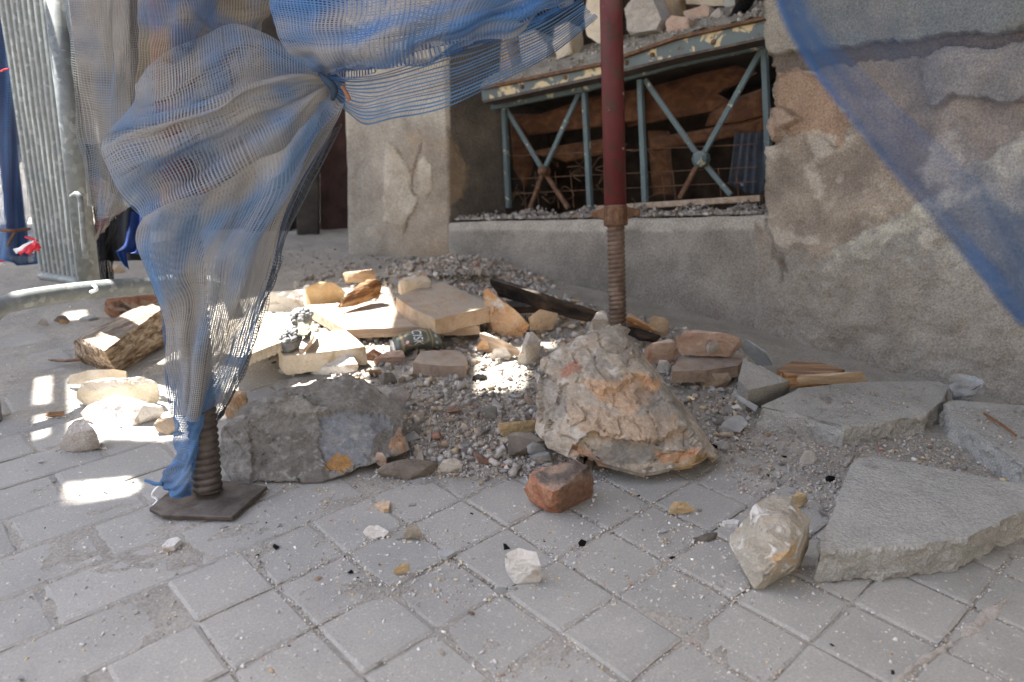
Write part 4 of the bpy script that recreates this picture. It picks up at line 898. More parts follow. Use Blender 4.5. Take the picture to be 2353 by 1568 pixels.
# navy tarpaulin scraps
def sheet(name, rows, mat, label, cat, fold=.01, th=.002, k=2.0):
    C_ = np.array([[list(W(*p)) for p in r] for r in rows]); g = np.swapaxes(cr(np.swapaxes(cr(C_, 30), 0, 1), 30), 0, 1)
    for i in range(30):
        for j in range(30): g[i, j] += np.array(FWD) * fold * math.sin(j * .25 * k + i * .08)
    q = [(i * 30 + j, i * 30 + j + 1, (i + 1) * 30 + j + 1, (i + 1) * 30 + j) for i in range(29) for j in range(29)]; V = g.reshape(-1, 3)
    me = fromnp(name, np.concatenate([V, V + np.array(FWD) * th]), q + [tuple(a + 900 for a in f[::-1]) for f in q], None, True); l = recentre(me); o = link(name, me, mat); o.location = l; return tag(o, label, cat)
sheet('navy_tarpaulin', [[(296, 485, 2.2), (316, 490, 2.18), (340, 500, 2.18)], [(288, 530, 2.2), (312, 540, 2.16), (340, 545, 2.16)], [(282, 560, 2.2), (310, 575, 2.16), (340, 580, 2.16)], [(262, 578, 2.2), (300, 582, 2.16), (340, 590, 2.16)]], MT['navy'], 'navy blue tarpaulin bundled behind the hanging net', 'tarpaulin')
sheet('navy_scrap', [[(262, 578, 2.14), (276, 578, 2.14), (286, 580, 2.14)], [(270, 592, 2.14), (282, 592, 2.14), (290, 590, 2.14)], [(286, 612, 2.14), (291, 614, 2.14), (296, 620, 2.14)]], MT['navy'], 'pointed scrap of navy tarpaulin touching the dusty ground', 'tarpaulin', .004)
sheet('dark_backdrop', [[(190, 330, 2.5), (270, 330, 2.5), (345, 330, 2.5)], [(215, 520, 2.5), (270, 520, 2.5), (345, 520, 2.5)], [(225, 600, 2.5), (290, 600, 2.5), (345, 596, 2.5)]], plain('backdrop_black', (16, 16, 20), .6), 'black backdrop added for the darkness behind the nets', 'sheet')  # near-black sheet put in for the darkness behind the nets
# net close to the lens, top right
E1 = [[(1765, -80, .52), (1900, -90, .50), (2080, -100, .49), (2260, -110, .48), (2480, -120, .47)], [(1800, 50, .52), (1920, 50, .50), (2100, 50, .49), (2280, 50, .48), (2480, 50, .47)], [(1880, 180, .51), (1990, 190, .50), (2140, 200, .49), (2300, 200, .48), (2480, 210, .47)],
      [(2030, 370, .50), (2110, 390, .49), (2220, 400, .48), (2340, 410, .475), (2490, 420, .47)], [(2190, 560, .49), (2250, 580, .485), (2320, 590, .48), (2400, 600, .475), (2500, 610, .47)], [(2340, 745, .48), (2370, 750, .48), (2410, 755, .475), (2450, 760, .47), (2510, 765, .47)]]
net('near_net', E1, 84, 96, .00052, .00040, None, cols=(np.array(S((46, 66, 96))), np.array(S((58, 80, 108)))), cmix=.35, seed=31, folds2=[(.004, 1.5, .4, .5)], label='blurred blue net hanging close at the top right', wob_=.001, vary=.6, cfreq=3.0)
HB = [[(x + o * (.5 + .0021 * max(0, y)), y - o * .1, d - .001) for o in (0, 40, 80, 120)] for x, y, d in ((1765, -80, .52), (1800, 50, .52), (1880, 180, .51), (2030, 370, .50), (2190, 560, .49), (2340, 745, .48))]
ob = bpy.data.objects['near_net']; hb = net('hem', HB, 36, 200, .00040, .00036, ob, cols=(np.array(S((56, 96, 150))), np.array(S((70, 108, 158)))), cmix=.3, seed=32, wob_=.0, vary=.65, cfreq=3.0); hb.matrix_parent_inverse = Matrix.Translation(-ob.location)
# ------------------------------------------------------------------ stones, slabs and timbers of the rubble
SEED = [0]
ROCKS = []
def finish(name, bm, mat, label, cat, edge, amp, freq, smooth, chip, extra=None, group=None, axis=None, cuts=0, flat=0):
    SEED[0] += 1
    refine(bm, edge, 60000); roughen(bm, amp * (.62 if cuts else .7), freq, SEED[0], 0 if cuts else smooth, extra, chip, cuts=cuts, flat=flat)
    me = bm_mesh(bm, name, True, 30); l = recentre(me)
    rot = None
    if axis is not None:                                    # local X runs along the grain
        a = Vector(axis).normalized(); rot = a.to_track_quat('X', 'Z').to_matrix(); ri = rot.inverted()
        me.transform(ri.to_4x4())
    o = link(name, me, MT[mat]); o.location = l
    if l.z < .03 and l.y < 1.75: ROCKS.append((l.x, l.y, max(v.co.x for v in me.vertices), max(v.co.y for v in me.vertices)))
    if rot: o.rotation_euler = rot.to_euler()
    return tag(o, label, cat, group)
def rock(name, label, k, pts, mat, edge=.006, amp=.004, freq=22, smooth=1, chip=.6, mode='z', base=None, cat='stone', drop=True, axis=None, extra=None, cuts=4):
    P = [(cv(k, p[0], p[1]), p[2]) for p in pts]
    if mode == 'Y': W3 = [GY(a[0], a[1], z) for a, z in P]
    else:
        W3 = [G(a[0], a[1], z) for a, z in P]
        if base is None:
            c = sum(W3, Vector()) / len(W3); gz = Ht(c.x, c.y) + .002
        else: gz = base
        W3 = [G(a[0], a[1], z + gz) for a, z in P]
    if drop:
        zb = min(p.z for p in W3); cc = sum(W3, Vector()) / len(W3); ex = []
        for p in W3:
            if p.z > zb + .015: ex.append(Vector((p.x * .8 + cc.x * .2, p.y * .86 + cc.y * .14 + .35 * (p.z - zb), zb)))
        W3 += ex
    return finish(name, hull_bm(W3), mat, label, cat, edge, amp, freq, smooth, chip, extra, None, axis, cuts if cat not in ('pebble', 'wood', 'beam', 'timber', 'plank') else 0)
CUTS = 7
def slab(name, label, k, top, z, th, mat, edge=.007, amp=.003, freq=22, smooth=1, chip=.5, cat='slab', base=None, flare=.02, axis=None, extra=None, sag=None):
    P = [cv(k, p[0], p[1]) for p in top]; zz = [(p[2] if len(p) > 2 else z) for p in top]
    T = [G(a[0], a[1], h) for a, h in zip(P, zz)]; c = sum(T, Vector()) / len(T); gz = (Ht(c.x, c.y) + .002) if base is None else base
    T = [G(a[0], a[1], h + gz) for a, h in zip(P, zz)]; c = sum(T, Vector()) / len(T)
    B = [Vector((c.x + (p.x - c.x) * (1 + flare), c.y + (p.y - c.y) * (1 + flare), p.z - th)) for p in T]
    return finish(name, prism_bm(T, B), mat, label, cat, edge, amp * (2.0 if mat == 'concrete' else 1.3), freq, smooth, chip, extra, None, axis, 0 if cat in ('plank', 'wood', 'glass') else 1, .95)
# big ones: the boulder's shaded face painted in; their stains follow the picture
def c6(*P): return [cv('6', x, y) for x, y in P]
BR_RED = c6((540, 645), (600, 610), (705, 568), (700, 630), (650, 660), (600, 700)); BR_OR = c6((700, 720), (1000, 690), (1150, 660), (1260, 740), (1180, 860), (1040, 940), (860, 860), (780, 780))
BR_TAN = c6((600, 850), (1000, 930), (1350, 950), (1420, 1080), (1150, 1180), (800, 1100), (640, 1010)); BR_DK = c6((430, 640), (620, 760), (640, 900), (560, 980), (430, 1000)); BR_DK2 = c6((900, 1100), (1300, 1130), (1250, 1250), (1000, 1280), (900, 1200))
BR_OC = c6((1340, 1290), (1480, 1230), (1640, 1230), (1500, 1340), (1330, 1380)); BR_O2 = c6((1200, 1200), (1520, 1150), (1560, 1215), (1250, 1270)); BR_O3 = c6((640, 1130), (780, 1180), (900, 1300), (800, 1290), (690, 1230)); BR_DK3 = c6((1080, 780), (1180, 760), (1260, 830), (1180, 910), (1080, 890))
def jx(co, a=9):
    x, y = PJ(co); return x + a * noise.noise(co * 28) + a * .6 * noise.noise(co * 75), y + a * noise.noise(co * 28 + Vector((7, 3, 1))) + a * .6 * noise.noise(co * 75 + Vector((1, 4, 9)))
def boulder_col(co):
    x, y = jx(co); n = fbm(co * 16, 4); n2 = fbm(co * 45, 3); c = mixc(S((168, 155, 139)), S((188, 178, 165)), .5 + n)
    if n2 > .26: c = mixc(c, S((206, 202, 196)), min(.6, (n2 - .26) * 4))
    if fbm(co * 11 + Vector((9, 2, 4)), 4) > .12: c = mixc(c, S((138, 132, 124)), .65)
    for P, q, f in ((BR_TAN, (182, 154, 126), .6), (BR_OR, (208, 164, 124), .8), (BR_DK, (136, 130, 124), .75), (BR_DK2, (124, 122, 118), .8), (BR_DK3, (132, 128, 122), .7), (BR_OC, (190, 156, 104), .75), (BR_O2, (200, 150, 110), .8), (BR_O3, (194, 148, 110), .75), (BR_RED, (166, 88, 60), .9)):
        if inpoly(x, y, P): c = mixc(c, S(q), f * (.8 + .5 * n))
    if x > cv('6', 1000, 0)[0] and y < cv('6', 0, 350)[1] + (x - cv('6', 1000, 0)[0]) * 1.0 - 4: c = mixc(c, S((122, 111, 101)), .8)  # shade of the right back face painted into the stone
    return c
def c5(*P): return [cv('5', x, y) for x, y in P]
GB_BL = c5((470, 1230), (640, 1180), (900, 1200), (960, 1260), (840, 1340), (760, 1560), (540, 1568), (460, 1400)); GB_OC = c5((560, 1440), (640, 1460), (720, 1540), (640, 1568), (510, 1568)); GB_O2 = c5((930, 1370), (1010, 1270), (1060, 1400), (1060, 1445), (930, 1465)); GB_LT = c5((120, 1150), (330, 1060), (420, 1150), (560, 1180), (450, 1220), (250, 1200))
def greyb_col(co):
    x, y = jx(co, 7); n = fbm(co * 14, 4); n2 = fbm(co * 50, 3); c = mixc(S((112, 108, 103)), S((134, 130, 124)), .5 + n)
    if inpoly(x, y, GB_BL): c = mixc(S((126, 130, 136)), S((146, 150, 154)), .5 + n)
    if inpoly(x, y, GB_LT): c = mixc(c, S((160, 154, 146)), .6)
    if inpoly(x, y, GB_OC): c = mixc(S((170, 126, 70)), S((186, 146, 92)), .5 + n)
    if inpoly(x, y, GB_O2): c = mixc(S((176, 134, 96)), S((160, 130, 104)), .5 + n)
    if n2 > .26: c = mixc(c, S((160, 157, 152)), min(.45, (n2 - .26) * 3))
    if abs(fbm(co * 7 + Vector((3, 3, 3)), 3)) < .012: c = mixc(c, S((180, 178, 174)), .5)
    return c
def brick_col(co):
    x, y = jx(co, 5); n = fbm(co * 30, 4); c = mixc(S((158, 108, 84)), S((176, 132, 106)), .5 + n)
    tp_ = [cv('b', *q) for q in ((1400, 160), (1540, 110), (1680, 70), (1780, 105), (1800, 230), (1720, 200), (1600, 270), (1530, 285), (1460, 230))]
    if inpoly(x, y, tp_): c = mixc(S((92, 80, 74)), S((146, 122, 104)), .4 + 1.6 * n)
    elif x > cv('b', 1560, 0)[0]: c = mixc(c, S((118, 96, 84)), .7)
    return c
def paint(o, fn):
    me = o.data; M_ = Matrix.Translation(o.location); setcol(me, np.array([fn(M_ @ v.co) for v in me.vertices], np.float32)); me.materials.clear(); me.materials.append(MT['boulderc'])
BU = c6((600, 560), (760, 420), (980, 360), (1090, 600), (1200, 740), (1050, 720), (860, 820), (720, 740), (640, 690))
BL_ = c6((780, 1050), (1000, 1125), (1270, 1105), (1420, 1000), (1540, 1190), (1700, 1245), (1500, 1400), (1150, 1450), (830, 1380), (620, 1200), (700, 1120))
BH = c6((470, 980), (520, 1000), (530, 1050), (470, 1060))
def b_ridge(co):
    x, y = jx(co, 12); d = .006 * noise.noise(co * 8 + Vector((4, 1, 0))) + .0022 * noise.noise(co * 48)
    if inpoly(x, y, BU): d += .013
    if inpoly(x, y, BL_): d -= .016
    if inpoly(x, y, BR_DK): d -= .009
    if inpoly(x, y, BR_DK3): d -= .008
    if inpoly(x, y, BH): d -= .014
    q = abs(noise.noise(co * 17 + Vector((2, 2, 8)))); d += .004 * min(q, .35) - .005 * (1 if q < .03 else 0)
    return d
def g_ridge(co):
    x, y = jx(co, 8); d = 0
    if inpoly(x, y, GB_LT): d += .010
    if inpoly(x, y, GB_BL): d -= .006
    if inpoly(x, y, GB_O2): d += .008
    q = abs(noise.noise(co * 15 + Vector((2, 2, 8)))); return d + .008 * min(q, .35)
ob_ = rock('boulder', 'large pale orange and grey boulder in front of the red prop', '6', [(760, 400, 1.48), (700, 430, 1.46), (900, 345, 1.47), (985, 350, 1.49), (440, 585, 1.40), (425, 700, 1.37), (412, 1040, 1.33), (490, 1160, 1.30), (700, 1255, 1.275), (830, 1320, 1.262), (1150, 1408, 1.255), (1500, 1335, 1.275), (1655, 1245, 1.34), (1540, 1190, 1.285), (1210, 1150, 1.262), (1100, 640, 1.425), (1330, 870, 1.38), (1500, 1110, 1.325),
     (1010, 400, 1.56), (1300, 770, 1.52), (1560, 1070, 1.46), (620, 500, 1.56), (520, 800, 1.50), (1000, 1080, 1.52), (600, 900, 1.30), (800, 700, 1.36)], 'boulder', .0052, .0052, 9, 1, 1.0, 'Y', cuts=1, drop=False, extra=b_ridge, cat='boulder'); paint(ob_, boulder_col)
ob_ = rock('boulder', 'large dark grey boulder lying beside the net and steel plate', 'd', [(508, 990, 1.36), (508, 1055, 1.315), (522, 1106, 1.278), (620, 1110, 1.272), (740, 1103, 1.278), (850, 1068, 1.312), (880, 1058, 1.322), (928, 1030, 1.36), (922, 938, 1.46), (850, 887, 1.5), (805, 863, 1.52), (740, 873, 1.5), (640, 907, 1.47), (560, 937, 1.43), (850, 985, 1.375), (880, 975, 1.40), (640, 1000, 1.35), (560, 960, 1.55), (900, 925, 1.58)], 'grey', .0058, .009, 12, 1, .7, 'Y', cat='boulder', cuts=2, extra=g_ridge); paint(ob_, greyb_col)
def rough_side(co): return .0045 * noise.noise(co * 42) + .004 * noise.noise(co * 95) + .006 * noise.noise(co * 17)
slab('concrete_slab', 'large broken concrete slab lying flat at the lower right', 'c', [(1185, 110), (1230, 62), (1330, 55), (1600, 95), (1900, 150), (2150, 200), (2353, 240), (2650, 300), (2750, 350), (2600, 385), (2400, 385), (2220, 470), (1980, 590), (1800, 620), (1620, 640), (1330, 662), (1120, 672), (985, 668), (985, 600), (1060, 450)], .062, .06, 'concrete', .0055, .0028, 26, 1, .7, flare=-.005, base=0, extra=rough_side)
slab('concrete_slab', 'dusty concrete slab against the wall under the wood chips', '7', [(580, 715), (640, 688), (860, 592), (1100, 565), (1400, 550), (1780, 548), (1850, 580), (1800, 680), (1690, 770), (1350, 828), (1150, 850), (900, 780)], .058, .075, 'concrete', .006, .0032, 26, 1, .7, flare=.05, base=0, extra=rough_side)
slab('concrete_slab', 'concrete slab cut by the right edge, twig on top', '7', [(1822, 700), (1850, 672), (2100, 690), (2353, 712), (2700, 745), (2760, 1000), (2600, 1120), (2353, 1100), (2200, 1010), (2050, 900), (1880, 800)], .06, .075, 'concrete', .0065, .0035, 26, 1, .7, flare=.02, base=0, extra=rough_side)
rock('concrete_block', 'triangular grey concrete block beside the dusty slab', '7', [(468, 395, .085), (785, 545, .058), (500, 605, .066), (432, 535, .075), (775, 620, .012), (640, 672, .0), (490, 655, .012), (425, 600, .03)], 'concrete', .006, .0018, 30, 1, .4, base=.01, cat='block')
ob_ = rock('broken_brick', 'reddish broken brick with a burnt top before the boulder', 'b', [(1390, 150, .062), (1540, 112, .075), (1680, 75, .078), (1770, 112, .07), (1808, 180, .05), (1600, 262, .07), (1530, 290, .062), (1340, 268, .028), (1372, 342, .012), (1490, 436, 0), (1660, 372, 0), (1802, 318, 0), (1420, 230, .06)], 'brick', .0042, .005, 26, 1, .8, base=0, cat='brick'); paint(ob_, brick_col)
rock('stone', 'white lump of stone alone on the front paving', 'b', [(1205, 700, .055), (1300, 667, .066), (1420, 692, .062), (1452, 780, .045), (1458, 880, .005), (1400, 898, 0), (1290, 908, 0), (1228, 830, .016), (1207, 760, .035)], 'white', .005, .0035, 30, 1, .5, base=0)
rock('stone', 'speckled ochre and white rock left of the big concrete slab', 'c', [(672, 305, .115), (790, 335, .118), (912, 480, .09), (905, 660, .02), (850, 790, 0), (615, 930, .004), (545, 935, .004), (370, 640, .045), (385, 585, .055), (545, 375, .112), (775, 680, .098), (640, 560, .112)], 'speckled', .0042, .0052, 18, 1, 1.0, base=0, cuts=1, drop=False)
slab('stone_slab', 'thick tan stone slab resting on the plank in the heap', '5', [(980, 400), (1130, 345), (1290, 300), (1450, 368), (1605, 445), (1612, 470), (1440, 505), (1245, 552), (1090, 480)], .095, .045, 'tan', .0055, .003, 26, 1, .6, flare=-.01)
rock('stone_block', 'small tan block sitting behind the thick tan slab', '5', [(1000, 300, .115), (1040, 267, .125), (1190, 257, .125), (1218, 300, .105), (1212, 330, .085), (1050, 385, .06), (997, 372, .07), (1000, 330, .095)], 'cream', .0055, .003, 28, 1, .5, cat='block')
AXP = (1, .12, 0)
slab('timber_plank', 'grey timber plank lying sunlit under the tan slab', '5', [(360, 458), (985, 420), (1540, 562), (1540, 595), (1165, 603), (640, 620)], .05, .026, 'plank', .008, .0016, 20, 0, .2, cat='plank', axis=AXP)
slab('stone_slab', 'sunlit cream slab carrying the grape ornament', '5', [(190, 745), (300, 652), (640, 624), (700, 670), (775, 735), (640, 752), (480, 772), (225, 800)], .066, .05, 'cream', .0055, .0028, 26, 1, .5)
def zig(co): x, y = PJ(co); return .0016 * math.sin(x * .55) if y > 775 else 0
slab('stone_slab', 'pale flat slab with a saw-toothed edge behind the net tail', '5', [(-150, 560), (60, 515), (250, 510), (290, 600), (240, 690), (100, 745), (-60, 810), (-200, 790)], .098, .026, 'cream', .006, .002, 24, 1, .3, extra=zig)
rock('stone_block', 'white square block at the back of the sunlit patch', '5', [(100, 367, .085), (350, 357, .085), (365, 430, .055), (350, 480, .02), (92, 500, .012), (82, 430, .04)], 'white', .006, .003, 24, 1, .4, cat='block')
rock('stone', 'yellow and white split stone behind the plank', '5', [(370, 340, .085), (480, 292, .096), (560, 302, .085), (648, 370, .045), (620, 420, .02), (480, 455, .01), (380, 450, .02), (362, 380, .05)], 'ochre', .006, .005, 22, 1, .8)
rock('rotten_wood', 'splintered rotten wood chunk at the back edge of the plank', '5', [(580, 465, .056), (600, 480, .05), (720, 460, .05), (888, 370, .07), (890, 310, .095), (850, 277, .115), (780, 282, .115), (660, 380, .085)], 'rotten', .0055, .006, 22, 0, .7, cat='wood', axis=(.8, .6, .1))
rock('wood_chunk', 'short tan wood chunk lying behind the rotten wood', '5', [(620, 240, .10), (640, 300, .075), (720, 300, .075), (850, 270, .09), (835, 212, .12), (740, 227, .12)], 'wood', .006, .003, 22, 1, .5, cat='wood', axis=(1, .2, 0))
rock('stone', 'rough orange stone with a white nose right of the tan slab', '5', [(1566, 362, .135), (1600, 347, .145), (1640, 372, .135), (1760, 472, .105), (1882, 590, .05), (1850, 630, .025), (1710, 666, .004), (1632, 640, .015), (1602, 540, .055), (1590, 440, .1)], 'orange', .0055, .007, 20, 1, .9)
rock('stone_chip', 'flat grey and ochre chip leaning behind the orange stone', '5', [(1872, 540, .06), (1950, 482, .085), (2072, 512, .07), (1990, 598, .028), (1890, 618, .015), (1880, 575, .03)], 'tan', .006, .002, 24, 1, .3)
slab('stone_slab', 'flat dusty brown slab in front of the crushed can', '5', [(1150, 765), (1280, 758), (1400, 757), (1462, 800), (1450, 868), (1270, 862), (1095, 845)], .042, .03, 'brownslab', .006, .003, 26, 1, .5)
rock('brick_piece', 'salmon brick piece left of the flat brown slab', '5', [(830, 815, .03), (920, 767, .042), (1030, 757, .045), (1043, 800, .03), (1000, 835, .006), (832, 850, 0)], 'pink', .0055, .003, 28, 1, .5, cat='brick')
rock('brick_piece', 'small dull red brick piece below the plank', '5', [(757, 800, .02), (830, 750, .04), (888, 775, .03), (868, 820, .008), (790, 848, 0)], 'brick', .005, .003, 28, 1, .5, cat='brick')
rock('stone', 'white pointed stone in the sun before the grape slab', '5', [(400, 920, .008), (480, 880, .025), (620, 777, .055), (690, 767, .055), (733, 850, .035), (700, 900, .015), (560, 943, 0)], 'white', .0055, .004, 26, 1, .6)
rock('stone', 'ochre stone with a dark top above the grey boulder tip', '5', [(860, 950, .015), (900, 912, .04), (960, 908, .04), (993, 960, .02), (985, 1000, 0), (900, 1008, 0)], 'darkstone', .0045, .003, 30, 1, .5)
rock('stone', 'rounded beige stone just right of the grey boulder', '5', [(930, 1060, .03), (960, 1010, .045), (1020, 1002, .048), (1080, 1050, .03), (1083, 1110, .005), (1030, 1140, 0), (950, 1120, .004)], 'mortar', .0045, .002, 30, 2, .3)
rock('stone', 'flat orange stone between the cream slab and grey boulder', '5', [(740, 915, .02), (790, 892, .03), (880, 888, .03), (888, 920, .012), (850, 948, 0), (760, 940, 0)], 'orange', .0045, .002, 30, 1, .4)
rock('stone', 'tall mortar crusted stone leaning left of the boulder top', '5', [(1862, 642, .10), (1900, 637, .105), (1963, 692, .085), (1940, 760, .055), (1862, 888, 0), (1792, 868, .008), (1802, 800, .04), (1850, 722, .078)], 'mortar', .005, .004, 28, 1, .6)
rock('stone', 'white crumbly lump in the small sunlit patch', '5', [(1612, 800, .02), (1640, 750, .045), (1720, 742, .045), (1758, 790, .025), (1730, 835, 0), (1640, 840, 0)], 'white', .0045, .003, 30, 1, .5)
rock('stone', 'pale orange and white lump under the orange stone', '5', [(1520, 740, .03), (1560, 695, .05), (1640, 692, .05), (1662, 730, .03), (1620, 775, .004), (1530, 780, .004)], 'orange', .0045, .003, 30, 1, .5)
rock('wood_chunk', 'bleached wood stick slanting in the small sunlit patch', '5', [(1540, 645, .065), (1580, 640, .07), (1700, 690, .065), (1818, 760, .04), (1810, 795, .02), (1740, 760, .03), (1600, 690, .04)], 'plank', .005, .003, 26, 0, .5, cat='wood', axis=(.85, -.5, -.1))
rock('brick_piece', 'yellow brick piece propped at the boulder foot', '5', [(1662, 1260, .035), (1680, 1247, .042), (1918, 1227, .048), (1923, 1280, .024), (1900, 1300, .012), (1692, 1316, .004)], 'ochre', .0045, .002, 30, 1, .4, cat='brick')
rock('stone', 'dark brown stone with a yellow base left of the boulder', '5', [(1732, 1330, .04), (1760, 1312, .045), (1900, 1315, .05), (1960, 1370, .04), (1950, 1440, .006), (1860, 1450, 0), (1740, 1472, 0)], 'darkstone', .0045, .003, 28, 1, .5)
rock('pebble', 'smooth grey oval pebble at the boulder foot', '5', [(1852, 1400, .03), (1900, 1372, .045), (1960, 1380, .042), (1998, 1430, .02), (1950, 1465, .006), (1870, 1462, .01)], 'slate', .004, .001, 30, 3, .1, cat='pebble')
rock('stone', 'crumbly grey chip under the smooth oval pebble', '5', [(1895, 1490, .012), (1940, 1468, .022), (2005, 1470, .02), (2012, 1500, .004), (1950, 1522, 0)], 'mortar', .004, .002, 34, 1, .4)
rock('stone', 'small square grey stone on the gravel between the boulders', '5', [(1572, 1150, .03), (1600, 1127, .038), (1660, 1135, .035), (1668, 1190, .008), (1620, 1215, 0), (1575, 1200, .004)], 'slate', .004, .0015, 30, 1, .4)
rock('pebble', 'pink egg shaped pebble against the grey boulder corner', '5', [(836, 1470, .03), (850, 1440, .042), (890, 1440, .042), (922, 1490, .026), (920, 1530, .006), (880, 1540, .002), (845, 1510, .012)], 'pink', .0038, .0008, 30, 3, .1, base=.004, cat='pebble')
rock('stone', 'flat stone with a yellow broken edge by the grey boulder', 'b', [(352, 150, .018), (385, 102, .03), (560, 62, .042), (755, 82, .036), (763, 118, .018), (560, 208, 0), (372, 190, .002)], 'darkstone', .005, .0028, 28, 1, .5, base=0)
rock('stone', 'pale grey angular stone beside the flat yellow edged stone', 'b', [(757, 125, .015), (800, 72, .036), (880, 58, .038), (928, 90, .024), (905, 130, .006), (840, 160, 0), (770, 145, .003)], 'white', .0045, .002, 30, 1, .4, base=0)
# sunlit stones on the left
AXL = (G(380, 760) - G(180, 830))
rock('timber_log', 'weathered cracked timber beam end lying left of the net', '4', [(497, 780, .075), (540, 760, .09), (900, 560, .115), (1085, 515, .115), (1200, 480, .115), (1240, 560, .07), (1180, 760, .012), (960, 880, 0), (690, 955, 0), (560, 930, .004), (505, 890, .02), (700, 850, .085)], 'logwood', .0065, .0045, 24, 0, .5, base=0, cat='timber', axis=AXL)
rock('brick_piece', 'orange rough brick behind the timber beam', '4', [(692, 540, .05), (720, 495, .07), (900, 478, .08), (1060, 470, .08), (1070, 560, .03), (960, 600, .01), (760, 630, 0), (700, 590, .02)], 'brick', .006, .005, 22, 1, .7, base=0, cat='brick')
rock('stone', 'long yellow stone in the sun at the far left', '4', [(510, 1130, .05), (560, 1060, .072), (700, 1030, .078), (960, 1022, .078), (1062, 1060, .065), (1080, 1130, .03), (980, 1222, 0), (800, 1190, .012), (560, 1205, 0), (512, 1170, .012)], 'cream', .0055, .003, 24, 1, .4, base=0)
rock('stone', 'flat yellow stone behind the long yellow one', '4', [(445, 1070, .01), (460, 1010, .04), (600, 975, .055), (760, 968, .06), (850, 985, .05), (835, 1020, .03), (740, 1058, .02), (560, 1070, .02)], 'cream', .0055, .003, 24, 1, .5, base=0)
rock('stone', 'white broken stone nearest in the left sunlit group', '4', [(530, 1260, .02), (640, 1190, .045), (760, 1150, .058), (880, 1160, .055), (960, 1215, .045), (1110, 1230, .03), (1050, 1290, .006), (880, 1362, 0), (650, 1345, 0), (560, 1300, .006)], 'white', .0055, .004, 24, 1, .6, base=0)
rock('stone', 'rough grey mortar lump left of the plate in front', '4', [(395, 1480, .015), (440, 1400, .045), (500, 1310, .065), (560, 1300, .068), (640, 1380, .05), (668, 1450, .024), (640, 1500, .006), (500, 1532, 0), (420, 1520, 0)], 'mortar', .005, .005, 30, 1, .8, base=0)
rock('stone', 'small tan stone between the white stone and net tail', '4', [(1030, 1345, .024), (1060, 1305, .035), (1170, 1290, .038), (1210, 1330, .024), (1180, 1390, .004), (1120, 1415, 0), (1040, 1370, .012)], 'tan', .0045, .0025, 30, 1, .5, base=0)
rock('stone', 'rough salmon stone in the sun right of the net foot', '4', [(1515, 1200, .045), (1560, 1115, .075), (1640, 1120, .075), (1670, 1170, .05), (1600, 1260, .016), (1520, 1300, .0), (1505, 1260, .015)], 'orange', .005, .005, 26, 1, .8, base=0)
rock('stone', 'small grey lump on the paving left of the timber', '4', [(250, 660, .012), (275, 632, .026), (310, 635, .024), (320, 665, .008), (290, 680, 0)], 'mortar', .005, .002, 30, 1, .4, base=0)
rock('stone', 'dark angular lump on the paving beside the timber', '4', [(355, 645, .01), (390, 612, .03), (440, 608, .03), (470, 645, .01), (420, 665, 0)], 'darkstone', .005, .002, 30, 1, .4, base=0)
slab('stone_chip', 'thin pale chip lying behind the timber', '4', [(530, 632), (560, 612), (640, 608), (655, 620), (600, 632)], .01, .008, 'slate', .006, .001, 30, 0, .2, base=0, cat='stone')
rock('stone', 'brown stone in shade under the navy scrap', 'z', [(1660, 1010, .035), (1700, 985, .04), (1860, 1020, .04), (1960, 1100, .02), (1900, 1180, 0), (1720, 1190, 0), (1680, 1100, .016)], 'tan', .006, .004, 22, 1, .6, base=0)
# right and back of the heap
rock('stone', 'narrow grey stone standing behind the boulder top', '6', [(752, 395, .06), (790, 300, .11), (825, 243, .13), (865, 242, .13), (895, 300, .11), (890, 350, .08), (800, 400, .04)], 'mortar', .005, .003, 28, 1, .5)
rock('stone', 'broken pinkish stone right of the boulder top', '6', [(1135, 500, .055), (1170, 465, .07), (1310, 428, .08), (1345, 450, .075), (1393, 510, .045), (1300, 560, .02), (1170, 590, .005), (1150, 540, .03)], 'pink', .0055, .004, 26, 1, .6)
rock('stone', 'long pink stone lying against the parapet wall', '6', [(1352, 420, .085), (1400, 385, .1), (1480, 365, .105), (1690, 395, .1), (1780, 420, .09), (1795, 470, .06), (1700, 510, .035), (1500, 525, .03), (1370, 520, .03)], 'pink', .006, .005, 22, 1, .6)
slab('stone_slab', 'long flat brown slab below the pink stone', '6', [(1320, 620), (1380, 560), (1500, 535), (1790, 515), (1815, 560), (1770, 610), (1560, 640), (1330, 650)], .042, .03, 'brownslab', .006, .003, 24, 1, .5)
rock('stone', 'small grey stone perched on the long pink stone', '6', [(1548, 490, .07), (1580, 445, .1), (1620, 440, .1), (1646, 480, .08), (1620, 510, .06), (1560, 515, .06)], 'mortar', .0045, .002, 30, 1, .4)
rock('stone', 'chunky brown stone under the end of the flat brown slab', '6', [(1512, 690, .03), (1560, 665, .04), (1700, 662, .04), (1724, 700, .025), (1690, 750, .002), (1580, 765, 0), (1520, 730, .01)], 'tan', .005, .003, 28, 1, .5)
rock('stone', 'white crumb of mortar right of the boulder shoulder', '6', [(1218, 620, .02), (1240, 572, .04), (1290, 575, .04), (1325, 615, .02), (1300, 660, .002), (1230, 660, .002)], 'white', .0045, .003, 30, 1, .5)
rock('stone', 'yellowish stone behind the foot of the red prop', '6', [(1175, 300, .085), (1210, 265, .1), (1290, 290, .09), (1310, 330, .07), (1300, 390, .04), (1210, 400, .03)], 'tan', .0055, .003, 28, 1, .5)
rock('timber_piece', 'brown timber stub right of the red prop foot', '6', [(1018, 275, .075), (1040, 258, .08), (1225, 370, .06), (1200, 390, .045), (1020, 330, .05)], 'rotten', .005, .002, 26, 0, .4, cat='timber', axis=(1, -.55, -.1))
